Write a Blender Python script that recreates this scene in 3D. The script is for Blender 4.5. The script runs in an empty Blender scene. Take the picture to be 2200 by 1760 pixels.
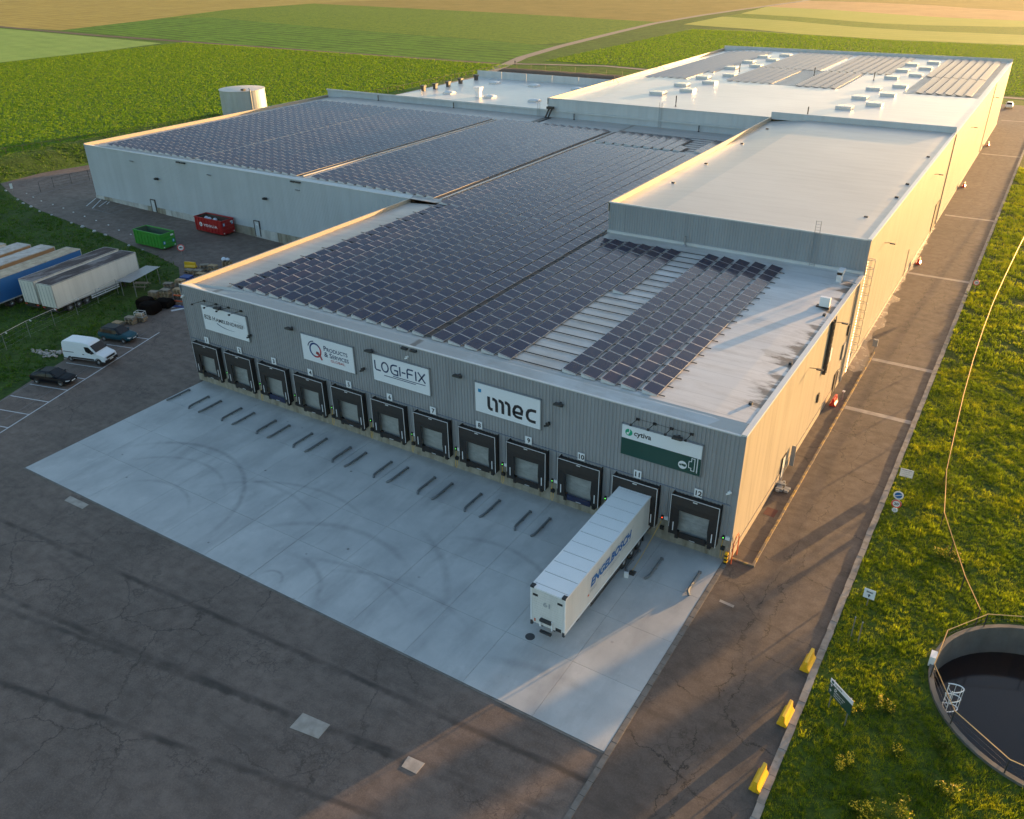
import bpy, math, random
import numpy as np
from mathutils import Vector, Matrix
S = bpy.context.scene
COL = S.collection
rnd = random.Random(7)

# ------------------------------------------------------------------ camera
cam_d = bpy.data.cameras.new('camera'); cam = bpy.data.objects.new('camera', cam_d); COL.objects.link(cam)
cr = Vector((0.84816649, 0.52962988, -0.01028611))
cdn = Vector((0.24959665, -0.41668859, -0.8741122))
cf = Vector((-0.46724204, 0.73882529, -0.48561514))
mw = Matrix.Identity(4)
for i in range(3):
    mw[i][0] = cr[i]; mw[i][1] = -cdn[i]; mw[i][2] = -cf[i]
mw.translation = (12.4615, -49.5149, 40.0806)
cam.matrix_world = mw
cam_d.sensor_fit = 'HORIZONTAL'; cam_d.sensor_width = 36.0; cam_d.lens = 1790.025 / 2200 * 36
cam_d.clip_start = 0.5; cam_d.clip_end = 9000
S.camera = cam

# ------------------------------------------------------------------ sky, sun, exposure
SUN_EL, SUN_AZ = math.radians(3.6), math.radians(21.0)      # azimuth from +Y towards +X
wd = bpy.data.worlds.new('World'); S.world = wd; wd.use_nodes = True
wt = wd.node_tree; bgn = wt.nodes['Background']
sk = wt.nodes.new('ShaderNodeTexSky'); sk.sky_type = 'NISHITA'; sk.sun_disc = False
sk.sun_elevation = SUN_EL; sk.sun_rotation = SUN_AZ
sk.air_density = 1.0; sk.dust_density = 2.3; sk.ozone_density = 1.6; sk.altitude = 100
wt.links.new(sk.outputs[0], bgn.inputs[0]); bgn.inputs[1].default_value = 0.10
sun_d = bpy.data.lights.new('sun', 'SUN'); sun_d.energy = 2.9; sun_d.angle = math.radians(0.5); sun_d.color = (1.0, 0.57, 0.22)
sun = bpy.data.objects.new('sun', sun_d); COL.objects.link(sun)
sv = Vector((math.sin(SUN_AZ) * math.cos(SUN_EL), math.cos(SUN_AZ) * math.cos(SUN_EL), math.sin(SUN_EL)))
sun.rotation_euler = sv.to_track_quat('Z', 'Y').to_euler(); sun.location = (60, 150, 60)
S.view_settings.view_transform = 'Standard'; S.view_settings.look = 'None'
S.view_settings.gamma = 1.0; S.view_settings.use_curve_mapping = False
S.view_settings.exposure = 2.88

# ------------------------------------------------------------------ node helpers
class T:
    def __init__(s, name):
        s.m = bpy.data.materials.new(name); s.m.use_nodes = True
        s.t = s.m.node_tree; s.b = s.t.nodes['Principled BSDF']; s._p = None
    def n(s, typ, ins=None, **kw):
        nd = s.t.nodes.new('ShaderNode' + typ)
        for k, v in kw.items(): setattr(nd, k, v)
        for k, v in (ins or {}).items(): s.set(nd.inputs[k], v)
        return nd
    def set(s, sock, v):
        if isinstance(v, bpy.types.NodeSocket): s.t.links.new(v, sock)
        else: sock.default_value = v
    def pos(s):
        if s._p is None: s._p = s.n('NewGeometry').outputs['Position']
        return s._p
    def xyz(s):
        q = s.n('SeparateXYZ', {0: s.pos()}); return q.outputs[0], q.outputs[1], q.outputs[2]
    def m_(s, op, a, b=0.0, c=0.0, clamp=False):
        nd = s.n('Math', {0: a, 1: b, 2: c}, operation=op, use_clamp=clamp); return nd.outputs[0]
    def noise(s, sc, det=3.0, ro=0.55, vec=None, scl=None):
        v = vec if vec is not None else s.pos()
        if scl: v = s.n('VectorMath', {0: v, 1: scl}, operation='MULTIPLY').outputs[0]
        return s.n('TexNoise', {'Vector': v, 'Scale': sc, 'Detail': det, 'Roughness': ro}).outputs['Fac']
    def ramp(s, f, stops):
        nd = s.n('ValToRGB', {0: f}); e = nd.color_ramp.elements
        while len(e) < len(stops): e.new(0.5)
        for k, (p, c) in enumerate(stops):
            e[k].position = p
            e[k].color = (c, c, c, 1) if isinstance(c, (int, float)) else (*c, 1)
        return nd.outputs[0]
    def mix(s, f, a, b, bt='MIX'):
        nd = s.n('Mix', data_type='RGBA', blend_type=bt)
        s.set(nd.inputs[0], f)
        for k, v in ((6, a), (7, b)):
            s.set(nd.inputs[k], v if isinstance(v, bpy.types.NodeSocket) else (*v, 1))
        return nd.outputs[2]
    def bump(s, h, st=0.3, d=0.05):
        nd = s.n('Bump', {'Height': h, 'Strength': st, 'Distance': d}); s.set(s.b.inputs['Normal'], nd.outputs[0])
    def out(s, col=None, rough=None, **kw):
        if col is not None: s.set(s.b.inputs['Base Color'], col if isinstance(col, bpy.types.NodeSocket) else (*col, 1))
        if rough is not None: s.set(s.b.inputs['Roughness'], rough)
        for k, v in kw.items(): s.set(s.b.inputs[k.replace('_', ' ')], v)
        return s.m

def plain(name, col, rough=0.6, var=0.12, sc=2.0, **kw):
    t = T(name); n = t.noise(sc, 4)
    c = t.mix(n, tuple(x * (1 - var) for x in col), tuple(min(1, x * (1 + var)) for x in col))
    return t.out(c, rough, **kw)

def leafmat(name, c1, c2, c3, sc=0.35, trans=0.5):
    t = T(name); n = t.noise(sc, 4, .6); n2 = t.noise(4.0, 2)
    f = t.m_('ADD', t.m_('MULTIPLY', n, .65), t.m_('MULTIPLY', n2, .35))
    c = t.ramp(f, [(.34, c1), (.5, c2), (.66, c3)])
    t.out(c, .55); t.b.inputs['Specular IOR Level'].default_value = .25
    tr = t.n('BsdfTranslucent', {0: t.mix(1.0, c, (1.0, 1.05, .45), 'MULTIPLY')})
    mx = t.n('MixShader', {0: trans, 1: t.b.outputs[0], 2: tr.outputs[0]})
    t.t.links.new(mx.outputs[0], t.t.nodes['Material Output'].inputs[0])
    return t.m

# ------------------------------------------------------------------ materials
def mk_asphalt(name, base, warm=0.0, cracks=True, seams=(), lines=()):
    t = T(name); x, y, z = t.xyz()
    big = t.noise(.12, 6, .62); mid = t.noise(1.1, 5, .6); fine = t.noise(9, 5, .85)
    c = t.mix(t.ramp(big, [(.3, 0.), (.7, 1.)]), tuple(b * .72 for b in base), tuple(b * 1.3 for b in base))
    c = t.mix(t.ramp(mid, [(.35, 0.), (.7, .6)]), c, tuple(b * .5 for b in base))
    c = t.mix(t.ramp(fine, [(.45, 0.), (.75, .4)]), c, tuple(b * 2.4 for b in base))
    strk = t.noise(.5, 5, .65, scl=(.35, 1.7, 1)); c = t.mix(t.ramp(strk, [(.5, 0.), (.72, .55)]), c, tuple(b * .5 for b in base))
    c = t.mix(t.ramp(t.noise(.28, 5, .7), [(.56, 0.), (.74, .35)]), c, tuple(b * 1.7 for b in base))
    h = t.m_('MULTIPLY', fine, .6)
    if cracks:
        dn = t.n('TexNoise', {'Vector': t.pos(), 'Scale': .55, 'Detail': 6., 'Roughness': .7}).outputs['Color']
        pv = t.n('VectorMath', {0: t.pos(), 1: t.n('VectorMath', {0: dn, 3: 1.7}, operation='SCALE').outputs[0]}, operation='ADD').outputs[0]
        def vor(sc, w, mask):
            v = t.n('TexVoronoi', {'Vector': pv, 'Scale': sc}, feature='DISTANCE_TO_EDGE').outputs['Distance']
            l = t.ramp(t.m_('DIVIDE', v, w * sc), [(.4, 1.), (1., 0.)])
            return t.m_('MULTIPLY', l, mask)
        m1 = t.ramp(t.noise(.09, 3), [(.46, 0.), (.6, .7)])
        m2 = t.ramp(t.noise(.14, 4, .6, scl=(1, 1.6, 1)), [(.52, 0.), (.64, .75)])
        ck = t.m_('MAXIMUM', vor(.16, .055, m1), t.m_('MULTIPLY', vor(1.6, .03, m2), .75))
        for (a, b, w) in seams:                      # y = a + b x : a repaired longitudinal seam
            d = t.m_('SUBTRACT', y, t.m_('ADD', t.m_('MULTIPLY', x, b), a))
            d = t.m_('ABSOLUTE', t.m_('ADD', d, t.m_('MULTIPLY', t.m_('SUBTRACT', mid, .5), .5)))
            sm = t.ramp(t.m_('DIVIDE', d, w), [(.3, .8), (1., 0.)])
            ck = t.m_('MAXIMUM', ck, t.m_('MULTIPLY', sm, t.ramp(t.noise(.3, 3), [(.35, .15), (.6, 1.)])))
        if lines:
            wob = t.m_('MULTIPLY', t.m_('SUBTRACT', t.noise(.35, 6, .7), .5), 3.2)
            for (a, b, w, v) in lines:
                d = t.m_('SUBTRACT', x if v else y, t.m_('ADD', t.m_('MULTIPLY', y if v else x, b), a))
                d = t.m_('ABSOLUTE', t.m_('ADD', d, wob)); ck = t.m_('MAXIMUM', ck, t.m_('MULTIPLY', t.ramp(t.m_('DIVIDE', d, w), [(.4, 1.), (1., 0.)]), t.ramp(t.noise(.22, 2), [(.4, 0.), (.5, .9)])))
        c = t.mix(ck, c, tuple(b * .22 for b in base))
        h = t.m_('SUBTRACT', h, t.m_('MULTIPLY', ck, .25))
    t.bump(h, .5, .02)
    return t.out(c, t.ramp(mid, [(.3, .62), (.7, .85)]))

M = {}
M['asphalt'] = mk_asphalt('asphalt', (.130, .098, .081), seams=[(-22.0, .065, .3), (-25.1, .125, .32), (-28., .2, .3), (-24.4, .163, .3)])
M['asphalt_road'] = mk_asphalt('asphalt_road', (.094, .070, .057), lines=[(3.6, 0., .07, 1), (4.6, .01, .05, 1), (2.5, -.25, .07, 0), (9.5, -.22, .07, 0), (-6., -.3, .07, 0), (-12.5, -.35, .08, 0), (17.5, -.2, .06, 0), (24., -.2, .06, 0), (-18., -.3, .07, 0), (36., -.15, .06, 0)])
M['asphalt_yard'] = mk_asphalt('asphalt_yard', (.052, .046, .045))
M['gravel'] = plain('gravel_track', (.24, .21, .17), .95, .35, 1.5)
M['soil'] = plain('soil', (.06, .045, .032), .95, .4, 1.0)

def mk_concrete():
    t = T('pad_concrete'); x, y, z = t.xyz()
    big = t.noise(.22, 6, .6); st = t.noise(.5, 5, .6, scl=(1.0, .3, 1)); fine = t.noise(14, 3)
    c = t.mix(t.ramp(big, [(.3, 0.), (.7, 1.)]), (.35, .36, .365), (.50, .505, .50))
    c = t.mix(t.ramp(st, [(.48, 0.), (.72, .45)]), c, (.2, .205, .21))
    c = t.mix(t.ramp(t.noise(.6, 5, .65), [(.6, 0.), (.75, .4)]), c, (.56, .57, .56))
    c = t.mix(t.ramp(fine, [(.5, 0.), (.8, .14)]), c, (.2, .2, .2))
    spots = t.ramp(t.n('TexVoronoi', {'Vector': t.pos(), 'Scale': .55}).outputs['Distance'], [(.045, .75), (.075, 0.)])
    c = t.mix(t.m_('MULTIPLY', spots, t.ramp(t.noise(.3, 2), [(.5, 0.), (.6, 1.)])), c, (.07, .065, .06))
    # curved black tyre scuffs left by turning lorries
    for (cx, cy, r, a0, a1, w, s) in [(-45.2, -18.4, 9.4, -10, 150, .16, .55), (-44.5, -18.8, 7.6, 40, 150, .13, .4), (-43.8, -20.0, 5.2, 40, 140, .13, .42),
            (-31.6, -21.5, 12.6, 60, 145, .14, .35), (-25.2, -21.5, 10.0, 50, 150, .2, .42), (-27.8, -19.3, 1.0, 0, 170, .09, .5), (-27.6, -20.8, 4.6, 10, 110, .16, .4),
            (-25.6, -19.8, 11.5, 25, 75, .22, .4), (-15.2, -15.2, 8.0, 40, 125, .16, .38), (-18.2, -27.0, 12.6, 60, 125, .15, .32), (-5.0, -29.0, 12.6, 75, 120, .25, .3),
            (-22.5, -25.5, 10.5, 55, 120, .15, .3), (-36.0, -24.0, 13.5, 60, 110, .15, .3)]:
        dx = t.m_('SUBTRACT', x, cx); dy = t.m_('SUBTRACT', y, cy)
        d = t.m_('SQRT', t.m_('ADD', t.m_('MULTIPLY', dx, dx), t.m_('MULTIPLY', dy, dy)))
        e = t.m_('ABSOLUTE', t.m_('SUBTRACT', d, r))
        ang = t.m_('MULTIPLY', t.m_('ARCTAN2', dy, dx), 57.2958)
        mid, half = (a0 + a1) / 2, (a1 - a0) / 2
        am = t.ramp(t.m_('DIVIDE', t.m_('ABSOLUTE', t.m_('SUBTRACT', ang, mid)), half), [(.55, 1.), (1., 0.)])
        mk = t.m_('MULTIPLY', t.ramp(t.m_('DIVIDE', e, w * 2), [(.2, s * .7), (1., 0.)]), am)
        c = t.mix(t.m_('MULTIPLY', mk, t.ramp(t.noise(1.2, 3), [(.3, .35), (.6, 1.)])), c, (.085, .085, .09))
    # dirty band in front of the docks
    dd = t.m_('ADD', y, t.m_('MULTIPLY', t.noise(.7, 4), 2.4))
    c = t.mix(t.ramp(dd, [(.0, 0.), (1., .4)]), c, (.17, .165, .15))
    c = t.mix(t.m_('MULTIPLY', t.n('ObjectInfo').outputs['Random'], .14), c, (.24, .245, .25))
    t.bump(fine, .15, .01)
    return t.out(c, t.ramp(big, [(.3, .5), (.7, .7)]))
M['pad'] = mk_concrete()
M['slabgap'] = plain('joint_filler', (.05, .05, .05), .9)
def mk_conc(name, c0, stain, rough=.8, sc=.9):
    t = T(name); n = t.noise(sc, 6, .65); v = t.noise(1.4, 4, scl=(1, 1, .25))
    c = t.mix(t.ramp(n, [(.3, 0.), (.7, 1.)]), tuple(k * .75 for k in c0), tuple(k * 1.15 for k in c0))
    c = t.mix(t.ramp(v, [(.45, 0.), (.7, .75)]), c, stain); t.bump(t.noise(18, 3), .2, .01)
    return t.out(c, rough)
M['plinth'] = mk_conc('plinth_concrete', (.30, .28, .23), (.11, .085, .045))
M['kerb'] = mk_conc('kerb_concrete', (.27, .25, .225), (.13, .12, .10))
M['kerbdark'] = mk_conc('gutter_stone', (.17, .155, .14), (.09, .08, .07))
M['plinth_pale'] = mk_conc('plinth_pale', (.46, .46, .44), (.25, .24, .22))
M['basinwall'] = mk_conc('basin_concrete', (.13, .122, .11), (.09, .085, .07))
def mk_clad(name, col, rough, metal=0.0, streak=.3, rust=0.0):
    t = T(name); n = t.noise(.25, 5, .6); v = t.noise(1.5, 5, .6, scl=(1, 1, .06))
    c = t.mix(n, tuple(k * .88 for k in col), tuple(k * 1.1 for k in col))
    c = t.mix(t.ramp(t.noise(.9, 2, .5, scl=(1, 1, .02)), [(.4, 0.), (.6, .22)]), c, tuple(k * .72 for k in col))
    c = t.mix(t.ramp(v, [(.5, 0.), (.75, streak)]), c, tuple(k * .5 for k in col))
    return t.out(c, rough, Metallic=metal)
M['clad_grey'] = mk_clad('grey_cladding', (.295, .30, .31), .45, .0, .35)
M['clad_mid'] = mk_clad('tall_cladding', (.30, .325, .345), .45)
M['clad_pale'] = mk_clad('pale_cladding', (.45, .49, .52), .5, .0, .12)
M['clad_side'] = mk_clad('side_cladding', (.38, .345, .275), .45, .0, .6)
M['trim_grey'] = plain('grey_trim', (.25, .26, .27), .45)
M['trim_blue'] = plain('bluish_rail', (.16, .19, .25), .5)
M['coping'] = plain('coping', (.56, .56, .55), .38, .1, .8)
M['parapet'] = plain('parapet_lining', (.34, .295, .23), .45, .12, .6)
M['parapet_pale'] = mk_clad('parapet_pale', (.52, .545, .55), .45, 0, .15)

def mk_roof(name, lo, hi, rough, stains=0.0, wet=True):
    t = T(name); x, y, z = t.xyz()
    a = t.noise(.16, 6, .6, scl=(.35, 1.6, 1)) if stains else t.noise(.05, 3, .5); b = t.noise(.6, 6, .65, scl=(.3, 1.8, 1)); f = t.noise(9, 3)
    c = t.mix(t.ramp(a, [(.3, 0.), (.7, 1.)]), lo, hi)
    c = t.mix(t.ramp(b, [(.5, 0.), (.78, .45 if stains else .15)]), c, tuple(k * .55 for k in lo))
    c = t.mix(t.ramp(t.noise(2.2, 5, .7), [(.62, 0.), (.75, .3)]), c, tuple(k * .4 for k in lo))
    # lapped membrane sheets
    sheet = t.m_('PINGPONG', y, 1.0)
    c = t.mix(t.ramp(sheet, [(.0, .4), (.06, 0.)]), c, tuple(k * .45 for k in lo))
    if stains:
        dn = t.noise(1.3, 5, .7, scl=(1, .35, 1))
        for gx_ in (-28.75, -53.45):
            gm = t.ramp(t.m_('ADD', t.m_('ABSOLUTE', t.m_('SUBTRACT', x, gx_)), t.m_('MULTIPLY', dn, 1.2)), [(.75, .9), (1.35, 0.)])
            c = t.mix(gm, c, (.075, .05, .036))
        fr = t.ramp(t.m_('ADD', t.m_('MULTIPLY', x, -.02), t.noise(.4, 6, .7, scl=(.6, .9, 1))), [(.62, 0.), (.95, .5)])
        c = t.mix(fr, c, (.25, .215, .18))
        fl = t.noise(.55, 6, .62, scl=(.5, 1.25, 1)); g = t.noise(.12, 3, scl=(0, 1, 0))
        reach = t.m_('ADD', t.m_('MULTIPLY', t.m_('SUBTRACT', fl, .44), 7.0), t.m_('MULTIPLY', t.m_('SUBTRACT', g, .45), 8.0))
        e = t.m_('ADD', x, reach)
        c = t.mix(t.ramp(e, [(.0, 0.), (.5, stains)]), c, (.055, .042, .035))
        e2 = t.m_('ADD', x, t.m_('MULTIPLY', reach, 1.6))
        c = t.mix(t.ramp(e2, [(.0, 0.), (.8, .35)]), c, (.14, .125, .11))
    t.bump(t.m_('ADD', t.m_('MULTIPLY', b, 1.0), t.m_('MULTIPLY', f, .15)), .12 if stains else .05, .05)
    r = t.ramp(b, [(.3, rough), (.65, rough + (.22 if stains else .07))])
    return t.out(c, r)
M['roof_dock'] = mk_roof('dock_roof_membrane', (.43, .43, .435), (.58, .575, .57), .32, .9)
M['roof_tall'] = mk_roof('tall_roof_membrane', (.36, .35, .335), (.43, .42, .40), .36)
M['roof_rear'] = mk_roof('rear_roof_membrane', (.50, .49, .475), (.60, .59, .57), .3)
M['black_rubber'] = plain('black_rubber', (.012, .012, .013), .55, .3, 3)
M['curtain'] = plain('curtain_fabric', (.02, .018, .018), .7, .35, 3)
M['trim_white'] = plain('white_piping', (.62, .62, .63), .5)
M['reflect'] = plain('reflective_strip', (.75, .77, .8), .35)
def mk_door():
    t = T('dock_door_panel'); n = t.noise(1.2, 5, .7, scl=(1, 1, 2.)); 
    oi = t.n('ObjectInfo').outputs['Random']; c = t.mix(t.ramp(n, [(.35, 0.), (.7, 1.)]), (.20, .215, .21), (.36, .38, .375)); c = t.mix(oi, c, (.30, .31, .30)); return t.out(c, .45)
M['dockdoor'] = mk_door()
M['navy'] = plain('navy_steel', (.012, .02, .06), .45)
M['dark_steel'] = plain('dark_steel', (.035, .037, .04), .45, .3)
M['galv'] = plain('galvanised_steel', (.33, .34, .35), .4, .2, 3, Metallic=.7)
M['guide'] = plain('guide_steel', (.15, .165, .175), .4, .3, 2, Metallic=.3)
M['white'] = plain('white_paint', (.74, .745, .75), .4, .05, 1)
M['signwhite'] = plain('sign_white', (.72, .735, .76), .45, .03, 1)
M['black'] = plain('black_plastic', (.013, .013, .014), .45, .2)
M['ink'] = plain('print_black', (.018, .018, .022), .5, .05)
M['navyink'] = plain('print_navy', (.012, .035, .10), .5, .05)
M['redink'] = plain('print_red', (.36, .045, .05), .5, .05)
M['blueink'] = plain('print_blue', (.0, .11, .36), .5, .05)
M['cyanink'] = plain('print_cyan', (.01, .24, .46), .5, .05)
M['greenink'] = plain('print_green', (.0, .33, .17), .5, .05)
M['darkgreen'] = plain('sign_dark_green', (.006, .058, .046), .4, .06, .6)
M['greyink'] = plain('print_grey', (.36, .37, .38), .5)
M['signred'] = plain('sign_red', (.6, .07, .06), .4)
M['yellow'] = plain('yellow_plastic', (.72, .42, .015), .4, .1)
M['red'] = plain('red_plastic', (.62, .03, .02), .4, .1)
M['orange'] = plain('orange_paint', (.55, .10, .03), .5)
M['rustyyellow'] = None
def mk_yk():
    t = T('worn_yellow_kerb'); n = t.noise(1.3, 5, .7)
    c = t.mix(t.ramp(n, [(.48, 0.), (.6, 1.)]), (.15, .12, .095), (.40, .25, .06)); return t.out(c, .8)
M['rustyyellow'] = mk_yk()
M['wood'] = plain('pallet_wood', (.36, .25, .145), .85, .45, 2.2)
M['wood_grey'] = plain('weathered_wood', (.24, .205, .16), .9, .4, 2.2)
def mk_solar():
    t = T('solar_glass'); oi = t.n('ObjectInfo').outputs['Random']
    c = t.mix(oi, (.005, .008, .036), (.016, .013, .036)); c = t.mix(t.ramp(t.noise(.25, 5, .65), [(.5, 0.), (.72, .35)]), c, (.05, .045, .045)); return t.out(c, .12, Specular_IOR_Level=.3)
M['solar'] = mk_solar()
M['solar_frame'] = plain('solar_frame', (.42, .41, .40), .4, .08, 1, Metallic=.35)
M['solar_side'] = plain('solar_wind_plate', (.58, .58, .58), .5)
M['wire'] = plain('fence_wire', (.05, .045, .035), .9, .1, 1, Specular_IOR_Level=0.0)
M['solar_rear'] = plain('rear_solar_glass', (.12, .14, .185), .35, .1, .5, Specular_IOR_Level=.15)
M['glass'] = plain('dark_glass', (.012, .015, .018), .12, .1, 2, Specular_IOR_Level=.22)
M['trailer_white'] = mk_clad('trailer_white', (.68, .665, .63), .35, 0, .28)
M['trailer_old'] = mk_clad('old_trailer_white', (.68, .66, .61), .45, 0, .3)
def mk_troof():
    t = T('dirty_trailer_roof'); n = t.noise(.5, 6, .7, scl=(1.5, .35, 1))
    c = t.ramp(n, [(.40, (.17, .165, .175)), (.48, (.07, .058, .065)), (.56, (.026, .018, .021)), (.68, (.10, .092, .10))]); return t.out(c, .6, Specular_IOR_Level=.12)
M['troof_dirty'] = mk_troof()
M['troof_pale'] = mk_conc('pale_trailer_roof', (.42, .42, .41), (.25, .22, .18))
M['troof_tan'] = mk_conc('tan_trailer_roof', (.40, .35, .26), (.24, .19, .13))
M['tblue'] = plain('blue_tarpaulin', (.006, .10, .30), .5, .12, .8)
M['tbrown'] = plain('brown_tarpaulin', (.30, .17, .075), .6, .2, .8)
M['tyre'] = plain('tyre_rubber', (.02, .02, .02), .8)
M['rim'] = plain('wheel_rim', (.38, .38, .39), .35, .1, 3, Metallic=.6)
M['car_black'] = plain('black_car_paint', (.005, .007, .011), .35, .1, 1, Specular_IOR_Level=.12)
M['car_teal'] = plain('teal_car_paint', (.008, .06, .085), .35, .1, 1, Specular_IOR_Level=.15)
M['car_white'] = plain('white_van_paint', (.66, .70, .74), .28, .03, 1)
M['lamp_glass'] = plain('headlamp_glass', (.5, .52, .55), .12)
M['plate'] = plain('number_plate', (.7, .7, .68), .4)
M['green_bin'] = plain('green_container_paint', (.035, .26, .03), .45, .3, 1.6)
M['red_bin'] = plain('red_container_paint', (.33, .008, .012), .4, .22, 1.6)
M['bin_in'] = plain('container_inside', (.055, .04, .035), .8, .4, 2)
M['bin_in_green'] = plain('green_container_inside', (.05, .10, .07), .7, .4, 2)
M['bag'] = plain('plastic_bags', (.55, .60, .68), .4, .3, 5)
M['tank'] = mk_clad('tank_steel', (.44, .46, .46), .45, .2, .35)
M['tank_top'] = plain('tank_roof', (.52, .50, .46), .5)
M['water'] = None
def mk_water():
    t = T('basin_water'); t.bump(t.noise(1.5, 3), .04, .05); return t.out((.010, .009, .011), .12, Specular_IOR_Level=.3)
M['water'] = mk_water()
t_ = T('puddle'); M['puddle'] = t_.out((.21, .16, .13), t_.ramp(t_.noise(1.2, 3), [(.3, .1), (.7, .35)]))
M['redpatch'] = plain('red_painted_patch', (.085, .018, .016), .75, .2)
M['line'] = plain('road_paint', (.52, .53, .55), .7, .25, 3)
M['line_faint'] = plain('worn_road_paint', (.17, .165, .165), .8, .35, 2)
M['strip'] = mk_conc('channel_concrete', (.36, .32, .28), (.24, .21, .18))
M['sun_tint_rail'] = plain('sun_tinted_metal', (.55, .36, .16), .4, .15, 2, Metallic=.8)  # gold glow of low sun on the rails put into the metal colour
M['skylight_curb'] = plain('skylight_curb', (.60, .59, .56), .4)
M['skylight_pane'] = plain('skylight_pane', (.40, .38, .35), .18)
M['dome'] = plain('dome_acrylic', (.62, .63, .64), .2)
M['skin'] = plain('skin', (.4, .24, .17), .6)
M['cloth'] = plain('dark_clothes', (.02, .02, .025), .8)
M['bale'] = plain('black_sheeting', (.003, .003, .0035), .8, .3, 4, Specular_IOR_Level=.03)
M['bluetarp'] = plain('blue_sheet', (.01, .045, .19), .5, .2)
M['rock'] = plain('pale_stone', (.42, .42, .42), .8, .3, 3)
M['rubble'] = plain('rubble', (.33, .31, .29), .9, .4, 3)
def emit(name, col, s):
    t = T(name); t.out(col, .4); t.set(t.b.inputs['Emission Color'], (*col, 1)); t.b.inputs['Emission Strength'].default_value = s; return t.m
M['lamp_green'] = emit('signal_green', (.15, 1.0, .12), .25); M['lamp_red'] = emit('signal_red', (1.0, .07, .02), .5)
def mk_field(name, dark, light, rows=None, scl=.35, warm=None, rough=.9):
    t = T(name); x, y, z = t.xyz()
    a = t.noise(scl, 6, .7); b = t.noise(2.2, 4, .7); g = t.noise(.02, 4)
    f = t.m_('ADD', t.m_('MULTIPLY', a, .45), t.m_('MULTIPLY', b, .55))
    c = t.ramp(f, [(.40, dark), (.58, light)])
    if rows:
        ang, per, amt = rows
        u = t.m_('ADD', t.m_('MULTIPLY', x, math.cos(ang)), t.m_('MULTIPLY', y, math.sin(ang)))
        u = t.m_('ADD', u, t.m_('MULTIPLY', t.noise(.03, 3), 9.))
        w = t.m_('MULTIPLY', t.m_('ADD', t.m_('SINE', t.m_('MULTIPLY', u, 6.2832 / per)), 1.), .5)
        w = t.m_('MULTIPLY', w, t.ramp(t.noise(.06, 4), [(.3, .2), (.65, 1.)]))
        c = t.mix(t.m_('MULTIPLY', w, amt), c, tuple(k * .45 for k in dark))
    if warm: c = t.mix(t.ramp(g, [(.35, 0.), (.65, .6)]), c, warm)
    t.bump(f, .8, .25)
    t.out(c, rough); t.b.inputs['Specular IOR Level'].default_value = .15
    return t.m
M['beet'] = mk_field('beet_field', (.03, .08, .006), (.09, .185, .014), (1.25, 6.0, .25))
M['beet2'] = mk_field('far_beet_field', (.04, .12, .004), (.19, .29, .012), (1.35, 8.0, .3), .5)
M['midcrop'] = mk_field('mid_crop', (.045, .14, .006), (.13, .28, .014), (1.42, 7.0, .75), .2)
M['palecrop'] = mk_field('pale_crop', (.18, .30, .06), (.26, .38, .085), (1.3, 9.0, .15), .08)
M['yellowcrop'] = mk_field('yellow_crop', (.33, .36, .06), (.42, .43, .09), (1.5, 10.0, .2), .06)
M['tan'] = mk_field('stubble', (.30, .23, .05), (.42, .33, .075), (1.42, 9.0, .35), .05)
M['tanpink'] = mk_field('bare_stubble', (.46, .28, .12), (.58, .38, .17), (1.5, 9.0, .25), .05)
M['brownfield'] = mk_field('brown_field', (.22, .18, .035), (.34, .25, .06), (1.5, 9.0, .25), .05)
M['turf'] = mk_field('turf', (.022, .045, .006), (.08, .115, .014), None, .6)
M['turf_dark'] = mk_field('turf_dark', (.018, .042, .008), (.05, .095, .018), None, .5)
M['grass'] = leafmat('grass_blades', (.065, .125, .008), (.19, .26, .014), (.40, .40, .022), .3, .62)
M['grass_left'] = leafmat('grass_left', (.03, .08, .010), (.065, .15, .016), (.13, .21, .025), .2, .4)
M['beetleaf'] = leafmat('beet_leaf', (.05, .13, .008), (.125, .25, .014), (.27, .34, .022), .8, .55)
M['shrubleaf'] = leafmat('shrub_leaf', (.03, .07, .008), (.08, .13, .012), (.20, .21, .02), .6, .5)
M['flower'] = plain('yellow_flowers', (.8, .55, .02), .6)
M['bark'] = plain('bark', (.06, .045, .03), .9)
M['treeleaf'] = leafmat('tree_leaf', (.015, .04, .008), (.03, .07, .012), (.06, .10, .02), .3, .4)

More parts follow.
